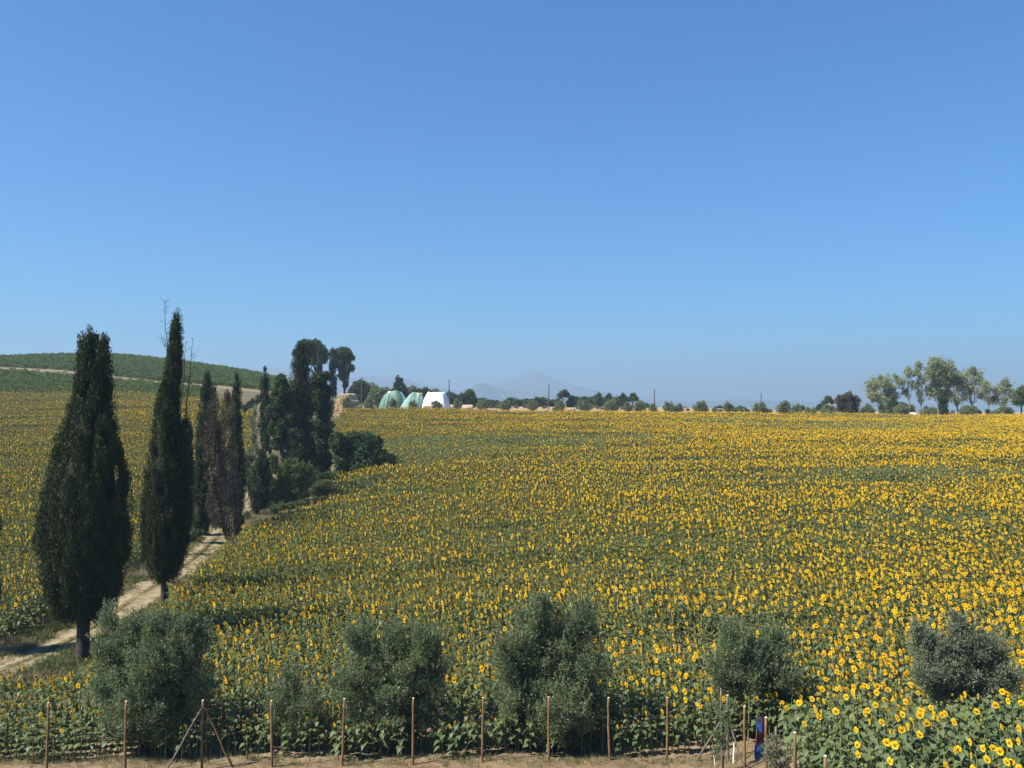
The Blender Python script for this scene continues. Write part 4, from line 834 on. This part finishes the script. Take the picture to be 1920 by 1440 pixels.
for i, (px, top, Y_, lb) in enumerate(POSTS):
    br = [((386,1320),(318,1434),.026,'greywood',-.35), ((389,1322),(442,1432),.026,'post',.15)] if px == 384 else ()
    post(lb, px, top, Y_, 700+i, braces=br, lean=(.03,.02,.02,-.03,.035,.01,.02,.0,-.02,.025,.01,.0,.02,-.01)[i])
post('greyish post with slanting struts beside the sapling', 1361, 1299, 22.3, 730, .030, 'greywood', braces=[((1358,1328),(1302,1420),.03,'greywood',.2), ((1363,1345),(1379,1428),.02,'greywood',-.5), ((1372,1385),(1365,1423),.022,'palewood',-.3)])
def sapling(label, px, Y, stake_top, crown, seed, mat, stake_mat, sr, cat='sapling'):
    rg = np.random.default_rng(seed); b = np.array(GP(px, Y)); t = thing('olive_sapling', label, cat, b)
    g = Geo(); zt = W_z(stake_top, Y)-b[2]; g.tube(np.c_[np.cumsum(rg.normal(0, .004, 8)), np.zeros(8), np.linspace(-.2, zt, 8)], np.linspace(sr*1.1, sr*.85, 8), 8); g.build('stake', M[stake_mat], t)
    f = Geo(); tr = Geo(); s = Y/F
    top = max((W_z(c[1], Y)-b[2]) for c in crown)
    limb(tr, (.05, .03, -.1), (.06, .02, top), .014, .005, rg, .06, 6, 8)
    for bx, by, r in crown:
        c = W(bx, by, Y)-b; c[1] = rg.normal(0, r*s*.5)
        limb(tr, (.055, .02, max(.1, c[2]-r*s)), c+[0, 0, r*s*.5], .006, .003, rg, .1, 4, 5)
        foliage(f, c+rg.normal(size=(7, 3))*r*s*.5, np.full((7, 3), r*s*.5), 34, .07, .018, rg, 1.0, .6, .7)
    tr.build('trunk', M['bark'], t); f.build('crown', M[mat], t)
    return t
sapling('sparse young olive tied to a thin grey stake, before the posts with struts', 1350, 21.2, 1286, [(1345,1330,11),(1356,1350,11),(1342,1370,11),(1362,1372,10),(1350,1395,12),(1370,1320,8),(1338,1405,9)], 741, 'olive', 'greywood', .022)
sapling('bushy young olive with a thin grey stake in front of the blue roll', 1450, 17.6, 1357, [(1440,1385,11),(1456,1392,11),(1445,1405,13),(1460,1412,12),(1438,1415,10),(1450,1428,14),(1466,1430,10)], 742, 'olive_grey', 'greywood', .026)
# small white marker stick by the sapling
b = np.array(GP(1338, 22.0)); t = thing('marker_stick', 'short pale stick leaning left of the sapling stake', 'stick', b)
g = Geo(); limb(g, (.0, 0, -.05), (-.05, .05, .42), .022, .012, np.random.default_rng(5), .04, 6); g.build('rod', M['palewood'], t)
g = Geo(); limb(g, (-.05, .05, .42), (-.06, .055, .60), .011, .008, np.random.default_rng(6), .04, 6); g.build('tip', M['greywood'], t)
# hose ring
b = np.array(GP(1350, 20.9)); t = thing('irrigation_hose', 'black irrigation hose coiled on the sand round the sapling stake', 'hose', b)
an = np.linspace(0, 2*math.pi*2.2, 90); rr2 = .42+.05*np.sin(an*1.7)
hx = np.cos(an)*rr2; hy = np.sin(an)*rr2*.8; hz = np.array([g1(b[0]+q, b[1]+p) for q, p in zip(hx, hy)])-b[2]+.06+.012*np.sin(an*2.3)
g = Geo(); g.tube(np.c_[hx, hy, hz], .016, 6); g.build('coil', M['hose'], t)
xs = np.linspace(.4, 1.6, 24); ys = .12*np.sin(xs*3); g = Geo(); g.tube(np.c_[xs, ys, [g1(b[0]+q, b[1]+p)-b[2]+.055 for q, p in zip(xs, ys)]], .014, 6); g.build('tail', M['hose'], t)
# upright roll of sheeting
b = np.array(GP(1421, 21.6)); t = thing('sheeting_roll', 'upright blue roll with dark red middle leaning by the two-lobed olive trunk', 'roll', b)
def roll_part(nm, p0, p1, mat, x0, x1, top=False):
    z0, z1 = W_z(p0, 21.6)-b[2], W_z(p1, 21.6)-b[2]; n = 12; k_ = 20; an = np.arange(k_)*2*math.pi/k_; rg = np.random.default_rng(int(p0))
    zz = np.linspace(z0, z1, n); cx = np.linspace(x0, x1, n); r0 = .105+.012*np.sin(zz*9)
    if top: r0 = r0*np.sqrt(np.clip(1-np.linspace(0, 1, n)**2.5*.96, .02, 1))
    rad = r0[:, None]*(1+.17*np.sin(an*4+zz[:, None]*3)+.08*np.sin(an*9-zz[:, None]*5))
    g = Geo(); g.grid(np.stack([cx[:, None]+rad*np.cos(an), rad*np.sin(an), np.broadcast_to(zz[:, None], rad.shape)], -1), 0, True, True); g.build(nm, M[mat], t)
zb = 1415
roll_part('lower_band', zb, 1389, 'bluesheet', -.03, .0); roll_part('middle_band', 1389, 1364, 'redsheet', .0, .03); roll_part('upper_band', 1364, 1348, 'bluesheet', .03, .05); roll_part('dark_cap', 1348, 1337, 'darkcloth', .05, .06, True)

# ------------------------------------------------------------------ utility poles
for i, (px, top, Y_, lb) in enumerate([(678,708,192,'first utility pole, between the bale pyramid and the green tarp'),(842,712,190,'second utility pole, right of the white tarp'),(1029,720,200,'third utility pole, below the pointed mountain'),(1227,730,215,'fourth utility pole, right of the dark wood'),(1427,737,235,'last and smallest utility pole of the line')]):
    b = np.array(GP(px, Y_)); t = thing('utility_pole', lb, 'utility pole', b, 0, 'utility poles beyond the field'); h = W_z(top, Y_)-b[2]
    g = Geo(); g.tube(np.c_[np.zeros(5), np.zeros(5), np.linspace(-.3, h, 5)], np.linspace(.15, .10, 5), 8); g.build('shaft', M['pole'], t)
    g = Geo(); g.tube([[0, 0, h], [0, 0, h+.06], [0, 0, h+.16]], [.12, .12, .02], 8)
    for s_ in (-1, 1): g.tube([[0, 0, h-.3], [s_*.16, 0, h-.28], [s_*.16, 0, h-.1]], [.02, .02, .035], 6)
    g.build('insulator_cap', M['iron'], t)

# ------------------------------------------------------------------ hay bales and tarped stacks
def bale(label, x, y, z, yw, r=.68, ln=1.25, group=None, white=False, rg=np.random.default_rng(88)):
    t = thing('hay_bale', label, 'hay bale', (x, y, z), yw, group)
    k_ = 24; an = np.arange(k_)*2*math.pi/k_; lp = np.array([-.5, -.47, -.4, -.2, 0, .2, .4, .47, .5])*ln; rp = np.array([.90, .96, 1, 1.005, 1, 1.005, 1, .96, .90])*r
    dr = 1+.018*np.sin(an*3+rg.uniform(0, 6))+.012*np.sin(an*7+rg.uniform(0, 6)); dr = dr*(1-.07*np.clip(-np.sin(an), 0, 1)**6)
    G = np.stack([np.broadcast_to(lp[:, None], (9, k_)), rp[:, None]*dr*np.cos(an), rp[:, None]*dr*np.sin(an)+r*.95], -1)
    g = Geo(); g.grid(G, 0, True, True); g.build('straw_roll', M['net' if white else 'straw'], t)
    for s_, e in ((-1, 0), (1, 8)):
        q = Geo(); rim = G[e]; c = rim.mean(0)
        rings = [rim]+[c+(rim-c)*f+np.array([s_*d, 0, 0]) for f, d in ((.8, .02), (.55, .005), (.3, .02), (.02, .005))]
        q.grid(np.stack(rings), 0, True, True); q.build('end_face', M['strawend'], t)
    return t
PB = 'round bales of the pyramid'; yw = R(62); YB = 180
ax = np.array([math.cos(yw), math.sin(yw)]); pv = np.array([math.sin(yw), -math.cos(yw)])
b0 = np.array(XY(632, YB)); zg = g1(*(b0+pv*2.5))
names = {0: 'bottom row', 1: 'middle row', 2: 'top row'}; ordn = ['first', 'second', 'third', 'fourth', 'fifth']
for lay, cnt in ((0, 4), (1, 3), (2, 2)):
    for i in range(cnt):
        p = b0+pv*(i*1.42+lay*.71); z = zg-.02+lay*1.17 if lay else g1(*p)-.03
        z = zg+lay*1.17
        bale('round straw bale in the %s of the pyramid, %s from the left' % (names[lay], ordn[i]), p[0], p[1], z, yw, .70, 1.3, PB)
    for i in range(cnt):
        if lay == 2 or i == cnt-1:
            p = b0+pv*(i*1.42+lay*.71)+ax*1.36
            bale('straw bale in the rear rank of the pyramid, %s%s' % (names[lay], '' if lay < 2 else ', %s from the left' % ordn[i]), p[0], p[1], zg+lay*1.17, yw, .70, 1.3, PB)
LB = 'loose bales on the stubble'
for px, Y_, yw_, wt, lb in [(846,186,.15,0,'bale next to the white tarp, left end of the loose row'),(858,186.4,.1,0,'second bale of the loose row behind a small olive'),(870,186.8,.05,0,'third bale of the loose row, right of the small olive'),(881,187,.1,0,'right end bale of the loose row'),
    (872,177,1.2,1,'white-topped bale sitting alone in front of the loose row'),(1072,180,1.25,0,'lone pale bale on the stubble between two olives'),(800,177.5,1.3,0,'bale peeking out under the left hem of the white tarp'),(807,177.4,1.3,0,'bale under the front hem of the white tarp'),(1711,180,.3,1,'pale bale under the slim forked poplar'),(703,184,.8,0,'reddish bale left of the green tarp')]:
    b = GP(px, Y_); bale('round '+lb if 'round' not in lb else lb, b[0], b[1], b[2]-.03, yw_, .68, 1.25, LB, bool(wt))
def tarp(label, px0, px1, top, tx0, tx1, Y_, mats, seed, dep=6.0, bulge=0.0, split=None, ridge=None):
    """draped cover: rings from the hem up to the top, with hanging folds; split: (part name, material, columns)"""
    rg = np.random.default_rng(seed); s = Y_/F; cx = (px0+px1)/2; b = np.array(GP(cx, Y_)); t = thing('covered_haystack', label, 'covered haystack', b)
    zt = W_z(top, Y_)-b[2]; hx = (px1-px0)/2*s; tx = (tx1-tx0)/2*s; tc = ((tx0+tx1)/2-cx)*s; k_ = 120; an = np.arange(k_+1)*2*math.pi/k_
    k_ = 120
    def sq(a, rx, ry, p): 
        c, s_ = np.cos(a), np.sin(a); d = (np.abs(c)**p+np.abs(s_)**p)**(-1/p); return rx*c*d, ry*s_*d
    ph = [rg.uniform(0, 6.28) for _ in range(4)]; fold = np.sin(an*7+ph[0]+np.sin(an*2+ph[3])*2.5)+.8*np.sin(an*16+ph[1]+np.sin(an*3)*2.5)+.7*np.sin(an*31+ph[2]+np.sin(an*5)*1.5)
    prof = [(0,1.0),(.18,.92),(.42,.76),(.66,.54),(.85,.31),(.96,.12),(1.0,0.0)]     # height share, share of hem outline
    rings = []
    for hgt, m_ in prof:
        x_, y_ = sq(an, tx+(hx-tx)*m_, dep*.30+dep*.2*m_, 5-2.4*m_); a_ = .15*(m_*.8+.25)*(1-hgt*.5)
        x_ = x_*(1+a_*fold/4)+tc*(1-m_); y_ = y_*(1+a_*fold/4)
        z_ = zt*hgt*(1+.07*np.sin(an*2+ph[3])*(hgt > .3)+.04*np.sin(an*5+ph[1])*(hgt > .3))-.06
        if hgt == 0: z_ = np.full_like(an, 0.)+.05*(fold > .8)-.05
        rings.append(np.c_[x_, y_, z_+0*an])
    for f, dz in ((.85, .06), (.45, .12), (.02, .15)):
        r_c = rings[6]; c = r_c.mean(0); q = c+(r_c-c)*[f, f, 1]; q[:, 2] = zt+dz+.06*np.sin(an*3+ph[0]+f*5); rings.append(q)
    G = np.stack(rings)
    if ridge is not None: G[..., 2] *= 1+ridge*np.clip(G[..., 0:1][..., 0]/max(hx, 1e-3), -1, 1)
    for nm, mt, a0, a1, r0, r1 in mats:
        g = Geo(); i0, i1 = int(round(a0*k_)), int(round(a1*k_)); g.grid(G[r0:r1, i0:i1+1], 0, True); o = g.build(nm, M[mt], t)
    return t
# angle share 0 = right, .5 = left, .75 = towards the camera
tarp('haystack under a dark green tarp with a white corner, leftmost of the three', 711, 768, 735, 727, 752, 184, [('green_cover','tarp_green',0,.44,0,7),('green_cover','tarp_green',.44,.88,0,7),('white_flap','tarp_white',.88,1,0,7),('top_cover','tarp_green',.0,.42,6,10),('white_top','tarp_white',.42,.68,6,10),('top_cover','tarp_green',.68,1,6,10)], 81, 6.5)
tarp('haystack under a pale green tarp, middle one of the three', 751, 796, 738, 774, 790, 181, [('pale_cover','tarp_pale',0,1,0,7),('straw_top','straw',.0,1,6,10)], 82, 6.0)
tarp('haystack under a white tarp, rightmost of the three', 790, 846, 737, 803, 833, 180, [('white_cover','tarp_white',0,1,0,10)], 83, 6.0)

# ------------------------------------------------------------------ far buildings
def house(label, px, py, D, wpx, hpx, roofpx, rz=.3, group=None, name='farmhouse', base=None):
    p = W(px, py, D); s = D/F; wd, h, rh = wpx*s, hpx*s, roofpx*s
    t = thing(name, label, 'house', (p[0], p[1], p[2]), rz, group); x, y = wd/2, wd*.32
    g = Geo(); g.add([(-x,-y,-h*.6),(x,-y,-h*.6),(x,y,-h*.6),(-x,y,-h*.6),(-x,-y,h),(x,-y,h),(x,y,h),(-x,y,h),(-x,0,h+rh*.96),(x,0,h+rh*.96)],
                     [[0,1,5,4],[1,2,6,5],[2,3,7,6],[3,0,4,7],[4,8,7,7],[5,6,9,9]][:4]); 
    g.add([(-x,-y,h),(-x,y,h),(-x,y*.02,h+rh*.95),(-x,-y*.02,h+rh*.95),(x,-y,h),(x,y,h),(x,y*.02,h+rh*.95),(x,-y*.02,h+rh*.95)], [[0,3,2,1],[4,5,6,7]]); g.build('wall', M['wall'], t)
    o = wd*.05; g = Geo(); g.add([(-x-o,-y-o,h-rh*.1),(x+o,-y-o,h-rh*.1),(x+o,0,h+rh),(-x-o,0,h+rh),(x+o,y+o,h-rh*.1),(-x-o,y+o,h-rh*.1)], [[0,1,2,3],[3,2,4,5]]); 
    g.build('roof', M['rooftile'], t)
    return t
house('little beige house half hidden by the far umbrella pine', 1558, 756, 245, 7, 8, 3, .2)
house('long low pale shed under the leftmost poplar', 1655, 777, 200, 24, 5.5, 2.2, .05, name='low_shed')
rg = np.random.default_rng(91)
for i, (px, py) in enumerate([(943,743),(952,739),(962,744),(971,741),(980,738),(988,743),(997,740),(1008,744)]):
    house('tiny pale house of the far hill village on the knoll', px, py, 4040+rg.uniform(-50, 50), rg.uniform(2, 3.4), rg.uniform(1.4, 2.4), .7, rg.uniform(-.5, .5), 'houses of the far hill village', 'village_house')

# ------------------------------------------------------------------ air
hz_ = bpy.data.materials.new('air'); hz_.use_nodes = True; t = hz_.node_tree; t.nodes.remove(t.nodes['Principled BSDF'])
pvn = t.nodes.new('ShaderNodeVolumePrincipled'); pvn.inputs['Color'].default_value = (.43, .60, .78, 1); pvn.inputs['Density'].default_value = 3.7e-4; pvn.inputs['Anisotropy'].default_value = .1
t.links.new(pvn.outputs[0], t.nodes['Material Output'].inputs['Volume'])
hx = 12000; z0, z1 = float(TZ.min())-1.5, 296
V = np.array([(-hx,-60,z0),(hx,-60,z0),(hx,hx,z0),(-hx,hx,z0),(-hx,-60,z1),(hx,-60,z1),(hx,hx,z1),(-hx,hx,z1)], float)
g = Geo(); g.add(V, [[0,3,2,1],[4,5,6,7],[0,1,5,4],[1,2,6,5],[2,3,7,6],[3,0,4,7]]); ho = g.build('haze', hz_); tag(ho, 'thin blue summer haze over the plain', 'haze', kind='stuff')
